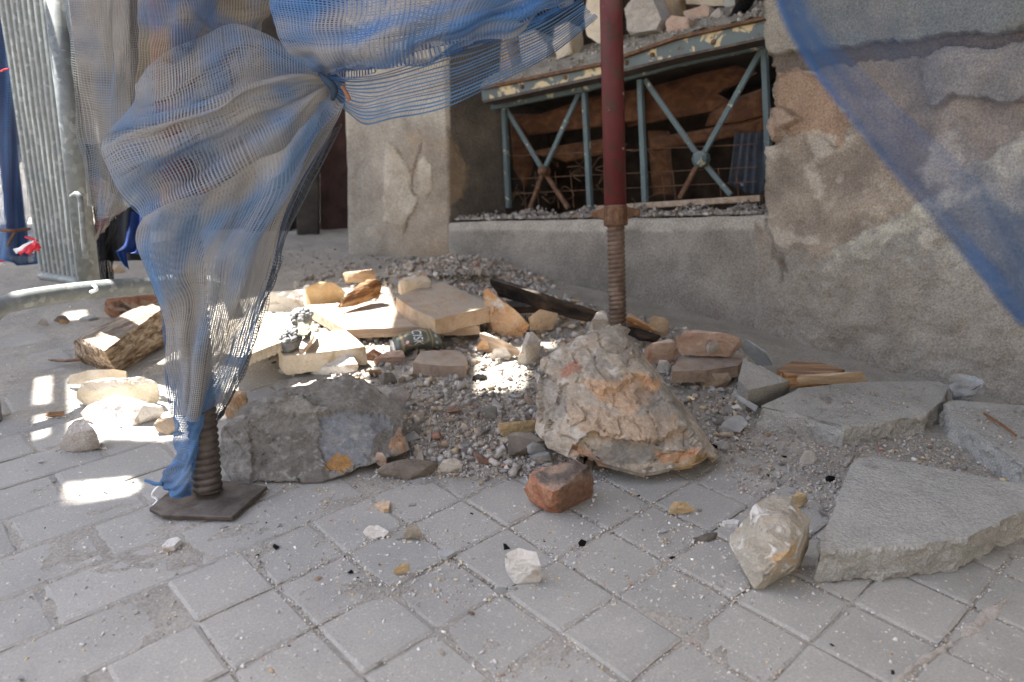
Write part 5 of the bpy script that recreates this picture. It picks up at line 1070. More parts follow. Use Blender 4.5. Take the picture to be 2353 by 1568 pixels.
rock('charred_beam', 'long charred black beam leaning across the back of the heap', '5', [(1610, 280, .10), (1640, 268, .105), (2000, 400, .10), (2345, 500, .085), (2353, 530, .065), (2330, 562, .045), (2000, 450, .06), (1620, 315, .075)], 'char', .0055, .005, 30, 0, .8, cat='beam', axis=(1, -.55, -.03))
rock('charred_beam', 'short charred stub sticking out by the red prop foot', '6', [(1015, 345, .045), (1060, 350, .05), (1250, 410, .045), (1230, 440, .025), (1100, 440, .02), (1015, 395, .02)], 'char', .005, .004, 30, 0, .6, cat='beam', axis=(1, -.5, 0))
slab('charred_plank', 'flat black charred plank under the long charred beam', '5', [(1730, 430), (1940, 415), (1972, 450), (1960, 462), (1740, 470)], .05, .02, 'char', .006, .002, 26, 0, .4, cat='plank')
rock('wood_chip', 'curved pale wood chip lying on the dusty slab', '7', [(815, 545, .095), (835, 505, .11), (1050, 512, .11), (1265, 478, .12), (1308, 545, .09), (1180, 555, .085), (860, 570, .085)], 'wood', .005, .002, 28, 1, .4, base=-.01, cat='wood', axis=(1, .2, 0))
slab('wood_board', 'grey brown board behind the curved wood chip', '7', [(695, 465), (800, 412), (1000, 425), (1150, 470), (1000, 500), (760, 505)], .07, .03, 'rotten', .006, .003, 24, 0, .5, cat='wood', axis=(1, -.1, 0), base=.01)
rock('stone', 'white crumbly ball in front of the dusty slab', '7', [(848, 1070, .02), (880, 1012, .042), (930, 1012, .042), (968, 1060, .02), (940, 1115, .002), (870, 1115, .002)], 'white', .004, .003, 32, 1, .5, base=.006)
rock('charcoal', 'black charcoal lump by the left corner of the front slab', '7', [(1018, 1195, .014), (1040, 1182, .02), (1085, 1190, .016), (1082, 1240, .002), (1030, 1245, .002)], 'coal', .004, .002, 34, 1, .5, base=.004, cat='charcoal')
rock('stone', 'ochre chip on a grey pebble behind the speckled rock', 'c', [(802, 320, .024), (830, 284, .034), (892, 305, .03), (898, 350, .01), (850, 392, .0), (800, 350, .01)], 'ochre', .004, .003, 34, 1, .5, base=.004)
rock('stone', 'yellow crumb of stone left of the speckled rock', 'c', [(-30, 390, .02), (0, 352, .03), (90, 360, .026), (150, 415, .008), (60, 440, 0), (-20, 430, .004)], 'ochre', .004, .003, 34, 1, .5, base=0)
slab('stone_chip', 'flat white chip left of the speckled rock', 'c', [(327, 482), (400, 470), (438, 478), (430, 505), (340, 500)], .01, .009, 'white', .004, .001, 30, 1, .3, base=0, cat='stone')
rock('stone', 'grey and tan splinter on the paving left of the speckled rock', 'c', [(120, 600, .006), (230, 562, .016), (298, 560, .016), (290, 590, .008), (200, 632, 0)], 'darkstone', .004, .002, 34, 1, .5, base=0)
rock('shell', 'white seashell like flake on the front paving', 'b', [(256, 560, .012), (290, 515, .022), (360, 510, .022), (428, 555, .012), (400, 590, .003), (300, 606, 0)], 'white', .004, .003, 40, 1, .8, base=0, cat='flake')
rock('stone', 'white and pink knobbly lump on the front paving', 'b', [(522, 575, .014), (560, 510, .034), (620, 505, .034), (650, 560, .018), (600, 608, 0), (535, 600, .002)], 'speckled', .004, .003, 34, 1, .6, base=0)
rock('stone', 'yellow brown nugget on the front paving', 'b', [(456, 820, .012), (500, 775, .024), (560, 768, .024), (568, 795, .012), (500, 845, 0), (460, 840, .002)], 'ochre', .004, .002, 34, 2, .4, base=0)
slab('brick_chip', 'flat orange chip on the paving below the grey boulder', 'b', [(330, 370), (380, 350), (438, 345), (430, 400), (395, 405)], .008, .007, 'orange', .004, .001, 30, 1, .3, base=0, cat='chip')
rock('charcoal', 'small black coal piece right of the white lump', 'b', [(1700, 630, .01), (1725, 603, .018), (1758, 620, .012), (1750, 655, .001), (1710, 655, .001)], 'coal', .004, .0015, 34, 1, .4, base=0, cat='charcoal')
slab('stone_chip', 'flat grey chip left of the white lump', 'b', [(762, 680), (850, 672), (880, 690), (820, 722), (775, 718)], .008, .007, 'slate', .004, .001, 30, 1, .3, base=0, cat='stone')
rock('stone', 'grey chip with an orange end below the white lump', 'b', [(1130, 955, .008), (1160, 922, .016), (1215, 925, .016), (1232, 965, .004), (1180, 988, 0)], 'slate', .004, .0015, 34, 1, .4, base=0)
slab('stone_chip', 'white flat chip below the steel plate', 'a', [(1088, 650), (1130, 605), (1190, 590), (1215, 605), (1170, 650), (1095, 668)], .01, .009, 'white', .004, .001, 30, 1, .3, base=0, cat='stone')
rock('stone', 'grey slate wedge lying by the boulder right foot', '6', [(1650, 1010, .012), (1740, 945, .022), (1790, 945, .022), (1840, 1000, .01), (1780, 1060, 0), (1680, 1050, 0)], 'slate', .0045, .001, 30, 0, .3, base=.01)
slab('glass_sliver', 'dusty strip of glass leaning by the triangular block', '6', [(1725, 800, .04), (1745, 790, .045), (1905, 885, .03), (1885, 915, .022)], .02, .003, 'slate', .01, 0, 30, 0, 0, base=.006, cat='glass')
slab('broken_glass', 'dark dusty pane of glass standing against the wall', '6', [(1785, 480, .07), (1830, 430, .1), (1960, 520, .09), (2000, 600, .05), (1900, 600, .03)], .03, .003, 'slate', .012, 0, 30, 0, 0, base=.02, cat='glass')
bm = bmesh.new(); pth = path3([G(*cv('7', 2085, 765), .072), G(*cv('7', 2190, 830), .071), G(*cv('7', 2300, 912), .07)], 8); tube_bm(pth, .0026, 8, True, bm)
o = link('twig', bm_mesh(bm, 'twig'), MT['twig']); l = recentre(o.data); o.location = l; tag(o, 'thin brown twig lying on the right edge slab', 'twig')
bm = bmesh.new(); pth = path3([G(*cv('4', 325, 908), .012), G(*cv('4', 430, 915), .016), G(*cv('4', 545, 905), .03)], 8); tube_bm(pth, [.002, .003, .0035, .004, .004, .0045, .0045, .0045], 8, True, bm)
o = link('nail', bm_mesh(bm, 'nail'), MT['rust']); l = recentre(o.data); o.location = l; tag(o, 'rusty nail sticking out of the timber beam end', 'nail')
rock('wood_splinter', 'brown splinter on the paving left of the sunlit stones', '4', [(295, 1285, .006), (330, 1258, .012), (430, 1252, .012), (436, 1280, .004), (340, 1292, 0)], 'rotten', .004, .001, 30, 0, .4, base=0, cat='wood', axis=(1, .1, 0))
bm = bmesh.new(); a, b_ = G(*cv('7', 1150, 1120), .012), G(*cv('7', 1205, 1045), .012); tube_bm([a, a * .7 + b_ * .3, b_], [.0042, .0042, .004], 10, True, bm)
o = link('cigarette_butt', bm_mesh(bm, 'butt'), MT['mortar']); l = recentre(o.data); o.location = l; tag(o, 'crushed cigarette butt at the tip of the front slab', 'cigarette')
# clear plastic cup crumpled by the wall
def cup_mat():
    k = N('clear_plastic'); k.fin((.9, .92, .93), .15, 0, .5); k.b.inputs['Transmission Weight'].default_value = .9; k.b.inputs['IOR'].default_value = 1.2; return k.m
bm = bmesh.new(); c = G(*cv('7', 1930, 670), .05); rr = random.Random(3)
R0 = []
for i in range(5):
    R0.append([bm.verts.new(c + Vector(((.02 + .004 * i) * math.cos(a) + rr.uniform(-.004, .004), (.02 + .004 * i) * math.sin(a) + rr.uniform(-.004, .004), .012 * i))) for a in [k * math.pi / 7 for k in range(14)]])
for a, b_ in zip(R0[:-1], R0[1:]):
    for k in range(14): bm.faces.new((a[k], a[(k + 1) % 14], b_[(k + 1) % 14], b_[k]))
bm.faces.new(R0[0][::-1]); bmesh.ops.solidify(bm, geom=bm.faces[:], thickness=.0008)
o = link('plastic_cup', bm_mesh(bm, 'cup', False), cup_mat()); l = recentre(o.data); o.location = l; tag(o, 'crumpled clear plastic cup between the two right slabs', 'cup')

# ------------------------------------------------------------------ grape ornament
gz = .066 + Ht(*G(640, 790).xy) + .004
go = empty('grape_ornament', G(*cv('5', 330, 720), gz), 'grey plaster grape ornament with leaf on the cream slab', 'ornament')
def bunch(k, c, r, n, seed, name, h):
    rr = random.Random(seed); bm = bmesh.new(); C = G(*cv(k, *c), gz)
    for i in range(n):
        a = rr.uniform(0, 6.283); q = math.sqrt(rr.random()); z = h * math.sqrt(max(0, 1 - q * q)) + .004
        p = C + Vector((r[0] * q * math.cos(a), r[1] * q * math.sin(a), z)); bmesh.ops.create_icosphere(bm, subdivisions=2, radius=rr.uniform(.0055, .0075), matrix=Matrix.Translation(p))
    bmesh.ops.create_icosphere(bm, subdivisions=2, radius=1, matrix=Matrix.Translation(C) @ Matrix.Diagonal((r[0], r[1], h, 1)))
    child(name, bm, MT['grape'], go, True)
MT['grape'] = rockmat('grey_plaster_grapes', [(96, 98, 100), (122, 124, 126), (150, 150, 150)], 60, None, bump=.2, bsc=140, dust=.3)
bunch('5', (345, 560), (.030, .045), 62, 1, 'grape_bunch', .026); bunch('5', (275, 700), (.026, .052), 66, 2, 'grape_bunch', .028)
lf = [(325, 575), (355, 570), (372, 585), (392, 578), (402, 605), (388, 625), (390, 650), (362, 660), (330, 650), (315, 620), (322, 600)]
T = [G(*cv('5', x, y), gz + .034 - .0002 * abs(x - 355)) for x, y in lf]
child('leaf', prism_bm(T, [p - Vector((0, 0, .004)) for p in T]), plain('dull_green_plaster', (112, 116, 96), .9), go)
lf = [(395, 640), (425, 600), (432, 650), (405, 700), (360, 750), (330, 745), (350, 690)]
T = [G(*cv('5', x, y), gz + .012) for x, y in lf]; child('backing', prism_bm(T, [p - Vector((0, 0, .012)) for p in T]), MT['tan'], go)

# ------------------------------------------------------------------ crushed beer can
cc = Gt(958, 818) + Vector((0, 0, .036)); ca = Vector((.90, .36, .06)).normalized(); cu = Vector((0, 0, 1)); cu = (cu - ca * cu.dot(ca)).normalized(); cs = ca.cross(cu)
can = empty('beer_can', cc - Vector((0, 0, .034)), 'crushed green beer can half buried under the tan slab', 'can')
def canp(t, a, r):                                          # t along the axis 0..1
    L = .128; k = 1 - .18 * math.exp(-((t - .42) / .16) ** 2) * (1 + math.cos(a - 3.6)) * .9
    bend = .012 * math.sin(t * 3.1)
    r2 = r * k * (1 + .05 * noise.noise(Vector((math.cos(a) * 1.5, math.sin(a) * 1.5, t * 5))))
    return cc + ca * ((t - .5) * L) + cu * (math.cos(a) * r2 * .80 + bend) + cs * (math.sin(a) * r2)
nT_, nA = 40, 64; V = []; cl = []
GR, GO, WH, RD = S((28, 66, 54)), S((172, 148, 96)), S((210, 214, 212)), S((190, 40, 48))
for i in range(nT_):
    t = i / (nT_ - 1)
    for j in range(nA):
        a = 2 * math.pi * j / nA; r = .033 * (min(1, .82 + t * 3) if t < .06 else (min(1, .86 + (1 - t) * 3.5) if t > .96 else 1)); V.append(canp(t, a, r))
        c = GR
        if abs(t - .16) < .02 or abs(t - .80) < .018: c = GO
        if .24 < t < .74 and abs(math.hypot((t - .48) / .26, (a - .85) / .95) - 1) < .09: c = GO
        if .86 < t < .92 and math.sin(a * 9) > .2: c = WH
        if .20 < t < .30 and 2.2 < (a + 1.0) % 6.283 < 3.0 and int(a * 40) % 2: c = WH
        cl.append(c)
Q = [(i * nA + j, i * nA + (j + 1) % nA, (i + 1) * nA + (j + 1) % nA, (i + 1) * nA + j) for i in range(nT_ - 1) for j in range(nA)]
cm_ = fromnp('can_body', [tuple(v) for v in V], Q, None, True); setcol(cm_, np.array(cl, np.float32))
kk = N('printed_can'); at = kk.n('Attribute', attribute_name='Col'); kk.fin(kk.mix(.32, at.outputs['Color'], DUST), .38, .35, .5); link('can_body', cm_, kk.m, can); cbody = bpy.data.objects['can_body']
MT['alu'] = plain('bare_aluminium', (200, 202, 204), .4, .6, .05)
bm = bmesh.new(); R0 = [[bm.verts.new(canp(t, 2 * math.pi * j / 40, r)) for j in range(40)] for t, r in ((.0, .0275), (-.012, .0275), (-.012, .0255), (.012, .0245))]
for a, b_ in zip(R0[:-1], R0[1:]):
    for j in range(40): bm.faces.new((a[j], a[(j + 1) % 40], b_[(j + 1) % 40], b_[j]))
bm.faces.new(R0[-1]); lid = child('lid', bm, MT['alu'], can)
bm = bmesh.new(); a0 = canp(-.002, 0, 0); tb = []
for s_, (ru, rs) in enumerate(((.0115, .0075), (.0065, .0035))):
    tb.append([[bm.verts.new(a0 - ca * (.004 + .006 * q) + cu * (math.cos(x) * ru - .006) + cs * math.sin(x) * rs) for x in [2 * math.pi * m / 20 for m in range(20)]] for q in (0, 1)])
for q in (0, 1):
    for m in range(20): bm.faces.new((tb[0][q][m], tb[0][q][(m + 1) % 20], tb[1][q][(m + 1) % 20], tb[1][q][m]))
for s_ in (0, 1):
    for m in range(20): bm.faces.new((tb[s_][0][m], tb[s_][0][(m + 1) % 20], tb[s_][1][(m + 1) % 20], tb[s_][1][m]))
child('pull_tab', bm, MT['alu'], lid)
bm = bmesh.new(); R0 = [[bm.verts.new(canp(t, 2 * math.pi * j / 40, r)) for j in range(40)] for t, r in ((1.0, .0285), (1.01, .024), (.97, .018))]
for a, b_ in zip(R0[:-1], R0[1:]):
    for j in range(40): bm.faces.new((a[j], a[(j + 1) % 40], b_[(j + 1) % 40], b_[j]))
bm.faces.new(R0[-1]); child('base', bm, MT['alu'], can)
fc = bpy.data.curves.new('lettering', 'FONT'); fc.body = 'CISK'; fc.size = .036; fc.extrude = 0; fc.align_x = 'CENTER'; fc.shear = .25
fo = bpy.data.objects.new('tmp', fc); COL.objects.link(fo); dg = bpy.context.evaluated_depsgraph_get(); dg.update()
lm = bpy.data.meshes.new_from_object(fo.evaluated_get(dg)); bpy.data.objects.remove(fo)
bm = bmesh.new(); bm.from_mesh(lm); bmesh.ops.triangulate(bm, faces=bm.faces[:]); refine(bm, .004, 5000)
for v in bm.verts: v.co = canp(.50 + (v.co.y - .012) / .128, .85 + v.co.x / .033 * .75, .0337)
child('lettering', bm, MT['whitep'], cbody)
bm = bmesh.new(); ring = [bm.verts.new(canp(.26 + .055 * math.cos(x), 1.15 + .22 * math.sin(x), .0339)) for x in [2 * math.pi * m / 20 for m in range(20)]]; bm.faces.new(ring); child('red_emblem', bm, MT['redp'], cbody)
bm = bmesh.new(); ring = [bm.verts.new(canp(.26 + .04 * math.cos(x), 1.15 + .16 * math.sin(x), .0342)) for x in [2 * math.pi * m / 20 for m in range(20)]]; bm.faces.new(ring); child('white_emblem', bm, MT['whitep'], cbody)

# ------------------------------------------------------------------ stones heaped on the beam
def wrock(label, pts, s, dep, mat, k='2', name='stone', amp=.006):
    fr_ = [w1(*cv(k, x, y), s + o) for x, y, o in pts]; P = fr_ + [p - N1 * dep for p in fr_]
    return finish(name, hull_bm(P), mat, label, 'stone', .009, amp, 16, 1, .6, cuts=9)
wrock('tall pale stone on the beam seen through the net', [(1125, 200, 0), (1190, 190, 0), (1260, 470, -.02), (1190, 500, -.02), (1130, 330, 0)], .26, .09, 'tan')
wrock('middle grey stone on the beam seen through the net', [(1290, 230, 0), (1400, 200, .02), (1500, 300, -.02), (1480, 420, -.02), (1330, 450, -.01)], .30, .10, 'mortar')
wrock('yellow upright stone on the beam by the net edge', [(1540, 180, 0), (1640, 150, .02), (1650, 360, -.01), (1560, 400, -.02), (1530, 300, -.02)], .28, .09, 'cream')
wrock('cream stone just left of the red prop on the beam', [(1770, -60, 0), (1880, -60, 0), (1900, 240, -.03), (1840, 290, -.03), (1760, 240, -.02), (1740, 120, 0)], .26, .10, 'cream')
wrock('big grey leaning stone right of the red prop on the beam', [(2010, 60, 0), (2080, -40, .02), (2180, -60, .02), (2260, 130, -.02), (2220, 200, -.03), (2040, 225, -.03)], .24, .10, 'mortar')
wrock('tan stone wedged behind the big grey leaning stone', [(2200, -80, 0), (2340, -80, 0), (2340, 130, -.01), (2250, 190, -.02)], .36, .10, 'tan')
wrock('pinkish rounded stone on the beam edge', [(2290, 150, 0), (2330, 110, 0), (2440, 120, -.01), (2450, 190, -.02), (2400, 225, -.03), (2300, 220, -.03)], .22, .08, 'pink')
wrock('long pale stone lying on the beam near the wall', [(60, 80, 0), (200, 25, .01), (240, 50, .01), (235, 110, 0), (90, 140, -.02)], .28, .08, 'pink', '3')
wrock('small grey stone at the right end of the beam', [(245, 90, 0), (300, 48, 0), (335, 80, 0), (320, 130, -.02), (250, 135, -.02)], .28, .06, 'mortar', '3')
wrock('yellow block behind the beam stones at the top', [(60, -120, 0), (300, -120, 0), (330, 40, 0), (80, 30, 0)], .42, .12, 'cream', '3')
bm = bmesh.new(); tube_bm(path3([w1(1655, 55, .26), w1(1668, 60, .24), w1(1690, 40, .25), w1(1705, 15, .26), w1(1725, -10, .27)], 16), [.012] * 4 + [.022] * 12, 10, True, bm)
refine(bm, .01); roughen(bm, .006, 30, 5, 0); o = link('burnt_rag', bm_mesh(bm, 'rag'), MT['coal']); l = recentre(o.data); o.location = l; tag(o, 'burnt black rag at the right end of the beam', 'rag')
bm = bmesh.new(); slabq(bm, w1(1079, 182, .34), w1(1108, 182, .34), w1(1100, -80, .34), w1(1071, -80, .34), -N1, .03); bmesh.ops.recalc_face_normals(bm, faces=bm.faces[:])
o = link('teal_post', bm_mesh(bm, 'teal_post', False), MT['teal']); l = recentre(o.data); o.location = l; tag(o, 'old teal post behind the net above the window', 'post')
# sloping rubble fill between beam and stones, and grit on the parapet
fr_ = [(1106, 204), (1200, 184), (1382, 146), (1551, 88), (1700, 52), (1800, 30)]
fb_ = [(1106, 120), (1200, 120), (1382, 95), (1551, 40), (1700, 12), (1800, -10)]
R0 = cr([[list(w1(x, y, .13)) for x, y in fr_], [list((w1(x, (y + y2) / 2, .26))) for (x, y), (x2, y2) in zip(fr_, fb_)], [list(w1(x, y, .42)) for x, y in fb_]], 24)
R0 = np.swapaxes(cr(np.swapaxes(R0, 0, 1), 120), 0, 1); R0 = R0 + np.array(UG) * np.array([[[.012 * fbm(Vector(p) * 22, 4)] for p in r] for r in R0])
q = [(i * 120 + j, i * 120 + j + 1, (i + 1) * 120 + j + 1, (i + 1) * 120 + j) for i in range(23) for j in range(119)]
o = link('beam_rubble', fromnp('beam_rubble', R0.reshape(-1, 3), q, None, True), MT['dust']); tag(o, 'loose mortar rubble heaped along the top of the beam', 'rubble', None, 'stuff')

# ------------------------------------------------------------------ scattered fragments
def pebble_mesh(seed, sub=1, flat=.55):
    rr = random.Random(seed); bm = bmesh.new()
    pts = []
    for i in range(10 if sub else 9):
        v = Vector((rr.gauss(0, 1), rr.gauss(0, 1), rr.gauss(0, 1))).normalized() * rr.uniform(.75, 1.1); pts.append(Vector((v.x, v.y * rr.uniform(.6, .9), v.z * flat)))
    bm.free(); bm = hull_bm(pts)
    if sub:
        bmesh.ops.triangulate(bm, faces=bm.faces[:]); bmesh.ops.subdivide_edges(bm, edges=bm.edges[:], cuts=1); bmesh.ops.triangulate(bm, faces=bm.faces[:])
        bm.normal_update()
        for v in bm.verts: v.co += v.normal * .09 * noise.noise(v.co * 2.5 + Vector((seed, 0, 0)))
    return bm_mesh(bm, 'fragment', False)
ZH = [(830, 604), (1090, 594), (1280, 652), (1400, 722), (1700, 795), (1760, 905), (1668, 1040), (1230, 1100), (930, 1060), (900, 900), (640, 860), (560, 760), (700, 645)]
ZR = [(1650, 1040), (1740, 960), (1900, 1035), (2100, 1010), (2190, 1010), (2353, 1080), (2353, 1140), (1985, 1050), (1900, 1200), (1700, 1130)]
ZM = [(940, 880), (1230, 870), (1235, 1060), (1210, 1110), (940, 1090)]
ZF = [(-20, 1580), (-20, 700), (400, 690), (640, 640), (900, 620), (1700, 800), (1950, 1100), (2353, 1230), (2380, 1580)]
ZB = [(640, 560), (1020, 605), (900, 640), (640, 640)]
def pick(P, rr):
    x0, x1 = min(p[0] for p in P), max(p[0] for p in P); y0, y1 = min(p[1] for p in P), max(p[1] for p in P)
    while True:
        x, y = rr.uniform(x0, x1), rr.uniform(y0, y1)
        if inpoly(x, y, P): return x, y
rr = random.Random(11)
KINDS = {'mortar': ('pale grey mortar crumb', 'mortar crumbs'), 'white': ('small white stone chip', 'white chips'), 'tan': ('small tan stone chip', 'tan chips'), 'brick': ('small red brick crumb', 'brick crumbs'),
         'slate': ('small grey stone chip', 'grey chips'), 'coal': ('small black charcoal bit', 'charcoal bits'), 'ochre': ('small yellow stone crumb', 'yellow crumbs'), 'orange': ('small orange stone chip', 'orange chips'), 'cream': ('cream stone chunk', 'cream chunks'), 'pink': ('pinkish stone chunk', 'pink chunks'), 'darkstone': ('dark brown stone chunk', 'dark chunks')}
FR = {}
def frag(mat, i):
    if (mat, i) not in FR: me = pebble_mesh(i * 7 + 3); me.materials.append(MT[mat]); FR[(mat, i)] = me
    return FR[(mat, i)]
def place(zone, zl, n, s0, s1, kinds):
    for _ in range(n):
        x, y = pick(zone, rr); p = Gt(x, y); m = rr.choice(kinds); s = rr.uniform(s0, s1) ** 1.0
        o = bpy.data.objects.new('fragment', frag(m, rr.randrange(6))); COL.objects.link(o)
        o.location = p + Vector((0, 0, s * .35)); o.scale = (s, s * rr.uniform(.7, 1.1), s * rr.uniform(.28, .9)); o.rotation_euler = (rr.uniform(-.4, .4), rr.uniform(-.4, .4), rr.uniform(0, 6.28))
        lab, grp = KINDS[m]; tag(o, lab + ' ' + zl[0], 'fragment', grp + ' ' + zl[1])
ALLK = ['mortar'] * 4 + ['white'] * 2 + ['tan'] * 3 + ['slate'] * 2 + ['ochre', 'brick', 'orange', 'coal']
place(ZH, ('among the stones of the rubble heap', 'in the heap'), 90, .013, .030, ALLK)
place([(900, 610), (1080, 592), (1270, 655), (1200, 700), (1000, 660)], ('piled at the parapet foot', 'at the parapet foot'), 46, .018, .040, ALLK + ['mortar', 'tan', 'coal'])
place([(640, 640), (900, 606), (1110, 598), (1150, 690), (900, 705), (690, 690)], ('at the back of the sunlit planks', 'behind the planks'), 26, .016, .036, ['mortar', 'tan', 'white', 'cream', 'pink', 'orange', 'slate'])
place([(700, 690), (900, 640), (1120, 640), (1300, 720), (1330, 800), (1200, 860), (1080, 830), (1000, 870), (880, 840)], ('tumbled between the plank and the boulder', 'between plank and boulder'), 44, .014, .030, ['mortar', 'tan', 'pink', 'slate', 'mortar', 'white', 'orange', 'darkstone'])
place(ZR, ('in the grit around the concrete slabs', 'around the slabs'), 24, .006, .013, ALLK)
place(ZM, ('on the gravel between the two boulders', 'between the boulders'), 18, .007, .014, ['mortar', 'slate', 'coal', 'mortar', 'tan', 'white'])
place(ZF, ('lying loose on the open paving', 'on the paving'), 44, .005, .011, ['mortar', 'white', 'white', 'tan', 'ochre', 'slate', 'mortar', 'tan', 'slate', 'white', 'brick', 'coal'])
place(ZB, ('on the dusty ground before the doorway', 'before the doorway'), 12, .010, .020, ['tan', 'mortar', 'coal', 'darkstone'] if False else ['tan', 'mortar', 'coal'])
# gravel and grit: past counting
PROT = []
for i in range(10):
    me = pebble_mesh(100 + i, 0, .8); me.calc_loop_triangles(); PROT.append((np.array([list(v.co) for v in me.vertices]), np.array([list(t.vertices) for t in me.loop_triangles])))
PAL = [tuple(.58 * a + .42 * b for a, b in zip(S(c), S((164, 159, 152)))) for c in ((196, 190, 184), (176, 168, 160), (160, 152, 144), (206, 198, 190), (186, 168, 146), (168, 140, 112), (140, 132, 126), (140, 136, 132), (220, 216, 212), (204, 178, 138), (176, 116, 88), (84, 80, 78), (48, 46, 46))]
PAL2 = [S(c) for c in ((206, 202, 197), (190, 184, 177), (170, 164, 157), (214, 209, 203), (204, 190, 166), (186, 160, 130), (150, 145, 140), (140, 137, 134), (228, 225, 221), (214, 192, 152), (180, 122, 92), (60, 56, 54), (34, 32, 32))]
PW = np.array([16, 18, 14, 10, 10, 6, 10, 8, 8, 5, 1.2, 1.5, .8], float); PW /= PW.sum()
PWS = np.array([10, 14, 16, 6, 16, 12, 10, 8, 4, 6, 5, 2, 1], float); PWS /= PWS.sum()
PWP = np.array([22, 20, 14, 14, 10, 4, 6, 4, 10, 6, 1.5, .6, .5], float); PWP /= PWP.sum()
def gravel(name, label, zones, parent=None, on=None, pw=None, flat=None):
    V = []; T = []; K = []; off = 0; rr = random.Random(len(name) * 13); ci = np.random.RandomState(len(name))
    for Z, n, s0, s1 in zones:
        cx = ci.choice(len(PAL), n, p=PW if pw is None else pw); PL_ = PAL if pw is None else PAL2
        for i in range(n):
            if on: p = on(rr)
            else: x, y = pick(Z, rr); p = Gt(x, y); p.z = max(p.z - .002, dust_h(p.x, p.y)) if p.z > .002 else max(-.0015, dust_h(p.x, p.y))
            s = s0 + (s1 - s0) * rr.random() ** 2.5; pv, pt = PROT[rr.randrange(10)]
            M_ = np.array((Matrix.Rotation(rr.uniform(0, 6.28), 3, 'Z') @ Matrix.Rotation(rr.uniform(-.6, .6), 3, 'X')))
            V.append((pv * s * (np.array((1, 1, 1)) if flat is None else np.array((1, rr.uniform(.5, .9), flat * rr.uniform(.6, 1.6))))) @ M_.T + np.array(p) + np.array((0, 0, s * .3))); T.append(pt + off); off += len(pv); K.append(np.tile(np.array(PL_[cx[i]]) * rr.uniform(.85, 1.1), (len(pv), 1)))
    me = fromnp(name, np.concatenate(V), None, np.concatenate(T)); setcol(me, np.concatenate(K)); o = link(name, me, MT['col'], parent); return tag(o, label, 'gravel', None, 'stuff')
gravel('heap_gravel', 'loose gravel and mortar grit filling the rubble heap', [(ZH, 2600, .004, .019), (ZH, 4200, .0018, .009), (ZM, 3200, .0012, .0055), (ZR, 2600, .0013, .006), (ZB, 500, .002, .008), ([(900, 610), (1080, 592), (1270, 655), (1200, 700), (1000, 660)], 2000, .004, .018)])
ZW = [(1290, 690), (1560, 762), (1780, 860), (1720, 905), (1660, 1000), (1500, 830), (1330, 790)]
ZC = [(560, 700), (700, 660), (900, 622), (1120, 610), (1300, 700), (1340, 800), (1220, 880), (1080, 850), (1000, 890), (880, 850), (640, 860)]
gravel('rubble_shards', 'flat broken shards of tile, plaster and stone strewn through the heap', [(ZC, 520, .006, .026), (ZW, 240, .006, .024), ([(1960, 1040), (2353, 1130), (2353, 1090), (2180, 1010)], 60, .004, .012), (ZM, 60, .005, .014)], pw=PWS, flat=.34)
gravel('paving_grit', 'fine pale grit scattered over the paving', [(ZF, 5000, .0007, .0028), (ZF, 900, .0018, .0055), ([(600, 1060), (1900, 1080), (1950, 1330), (1300, 1420), (500, 1300)], 1800, .0012, .0048), ([(700, 1100), (1900, 1130), (1900, 1400), (700, 1400)], 2600, .0006, .003)], pw=PWP)
ZS = [(1790, 925), (1900, 893), (2150, 885), (2100, 940), (1950, 965)]
def onslab(rr):
    x, y = pick(ZS, rr) if rr.random() < .6 else pick([(2180, 935), (2353, 945), (2353, 1040), (2280, 1020)], rr); return G(x, y, .0605)
gravel('slab_grit__', 'grit and dust crumbs lying on the dusty slabs', [(None, 420, .001, .005)], None, onslab)
def onfoot(rr):                                         # crumbs shed round the foot of every stone on the paving
    x, y, a, b = rr.choice(ROCKS); t = rr.uniform(0, 6.283); k = .8 + abs(rr.gauss(0, .28)); return Vector((x + a * k * math.cos(t), y + b * k * math.sin(t), max(-.001, dust_h(x, y))))
gravel('stone_foot_crumbs', 'crumbs and powder shed round the stones on the paving', [(None, 2600, .0008, .0045)], None, onfoot, pw=PWP)
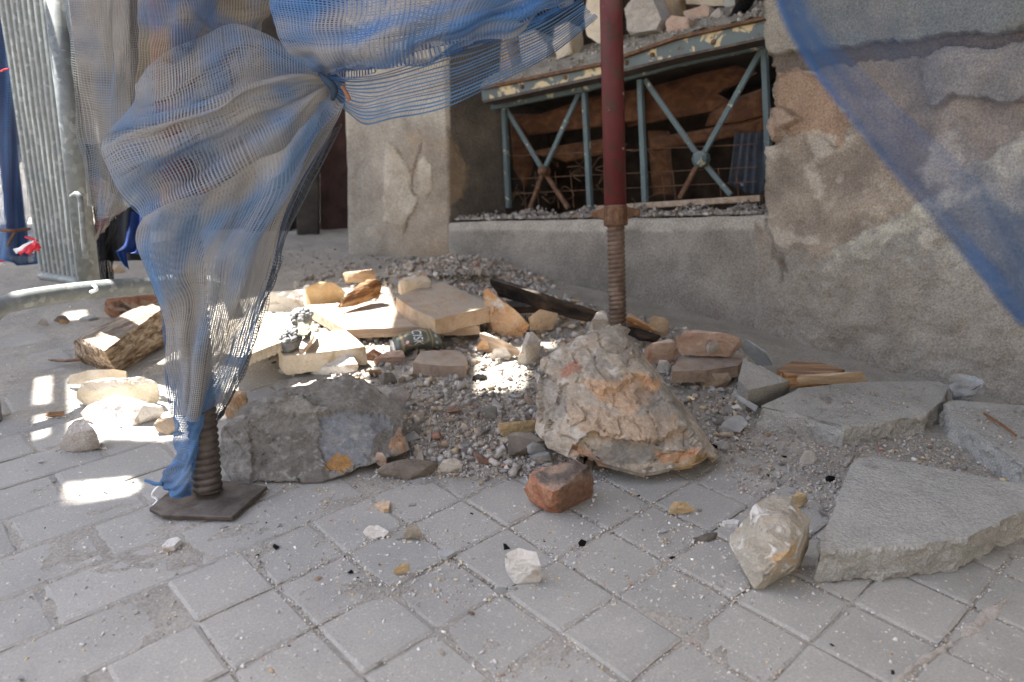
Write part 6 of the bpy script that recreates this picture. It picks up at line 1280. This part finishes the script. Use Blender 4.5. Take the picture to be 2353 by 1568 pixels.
# grit along the joints between pavers
jz = []
def onjoint(rr):
    while True:
        i, j = rr.randrange(-3, 18), rr.randrange(-10, 10); a = rr.random()
        if rr.random() < .5: p = P0 + AX * (i + a) * PS + BX * j * PS
        else: p = P0 + AX * i * PS + BX * (j + a) * PS
        p = p + Vector((rr.gauss(0, .003), rr.gauss(0, .003), -.002)); x, y = PJ(p)
        if p.y > .7 and -20 < x < 2400 and 1000 < y < 1620 and p.x > -.4 and noise.noise(p * 3.5) > -.1: return p
gravel('joint_grit_', 'pale grit gathered in the paving joints', [(None, 5200, .0008, .0032)], None, onjoint, pw=PWP)
def onsill(rr):
    t = rr.random(); x = 1035 + 700 * t; f = rr.random(); p = w1(x, 506 - 14 * t, 0) - N1 * (.01 + f * .2) + UG * (f * .035 * rr.random() * (1 + .6 * math.sin(x * .05))); return p
gravel('sill_grit', 'mortar grit lying along the top of the parapet wall', [(None, 4200, .002, .012)], None, onsill)
def onbeam(rr):
    i, j = rr.randrange(1, 22), rr.randrange(119); return Vector(R0[i, j])
gravel('beam_grit', 'mortar crumbs on the rubble above the beam', [(None, 900, .003, .012)], None, onbeam)
for lab, x0, y0, s in (('white mortar knob at the right end of the parapet', 1715, 478, .024), ('second mortar knob on the parapet by the wall', 1688, 484, .017), ('pale lump on the left end of the parapet', 1060, 500, .018), ('grey lump on the parapet left of the prop collar', 1210, 492, .018)):
    o = bpy.data.objects.new('stone', frag('mortar', int(s * 1000) % 6)); COL.objects.link(o); o.location = w1(x0, y0, .05) + UG * s * .3; o.scale = (s, s, s * .8); tag(o, lab, 'stone')

# white mortar spilt along a joint at the lower right
rr = random.Random(4); bm = bmesh.new(); P_ = [cv('c', 1480, 1580), cv('c', 1640, 1440), cv('c', 1900, 1290), cv('c', 2080, 1140), cv('c', 2230, 1020)]
L_ = cr([list(G(x, y)) for x, y in P_], 70); rings = []
for i, p in enumerate(L_):
    p = Vector(p); t = Vector(L_[min(i + 1, 69)]) - Vector(L_[max(i - 1, 0)]); t.normalize(); s_ = Vector((-t.y, t.x, 0)); w_ = max(.0004, .006 + .014 * fbm(p * 14, 3) + .004 * noise.noise(p * 70))
    rings.append([bm.verts.new(p + s_ * w_ * a + Vector((0, 0, b * (1 if w_ > .003 else .1) + .0012 * noise.noise(p * 60 + Vector((a, 0, 0)))))) for a, b in ((-1, -.001), (-.6, .0028), (0, .004), (.6, .0028), (1, -.001))])
for a, b in zip(rings[:-1], rings[1:]):
    for k in range(4): bm.faces.new((a[k], a[k + 1], b[k + 1], b[k]))
o = link('mortar_smear', bm_mesh(bm, 'mortar_smear'), MT['mortar']); l = recentre(o.data); o.location = l; tag(o, 'pale mortar smeared along a paving joint at the lower right corner', 'mortar')
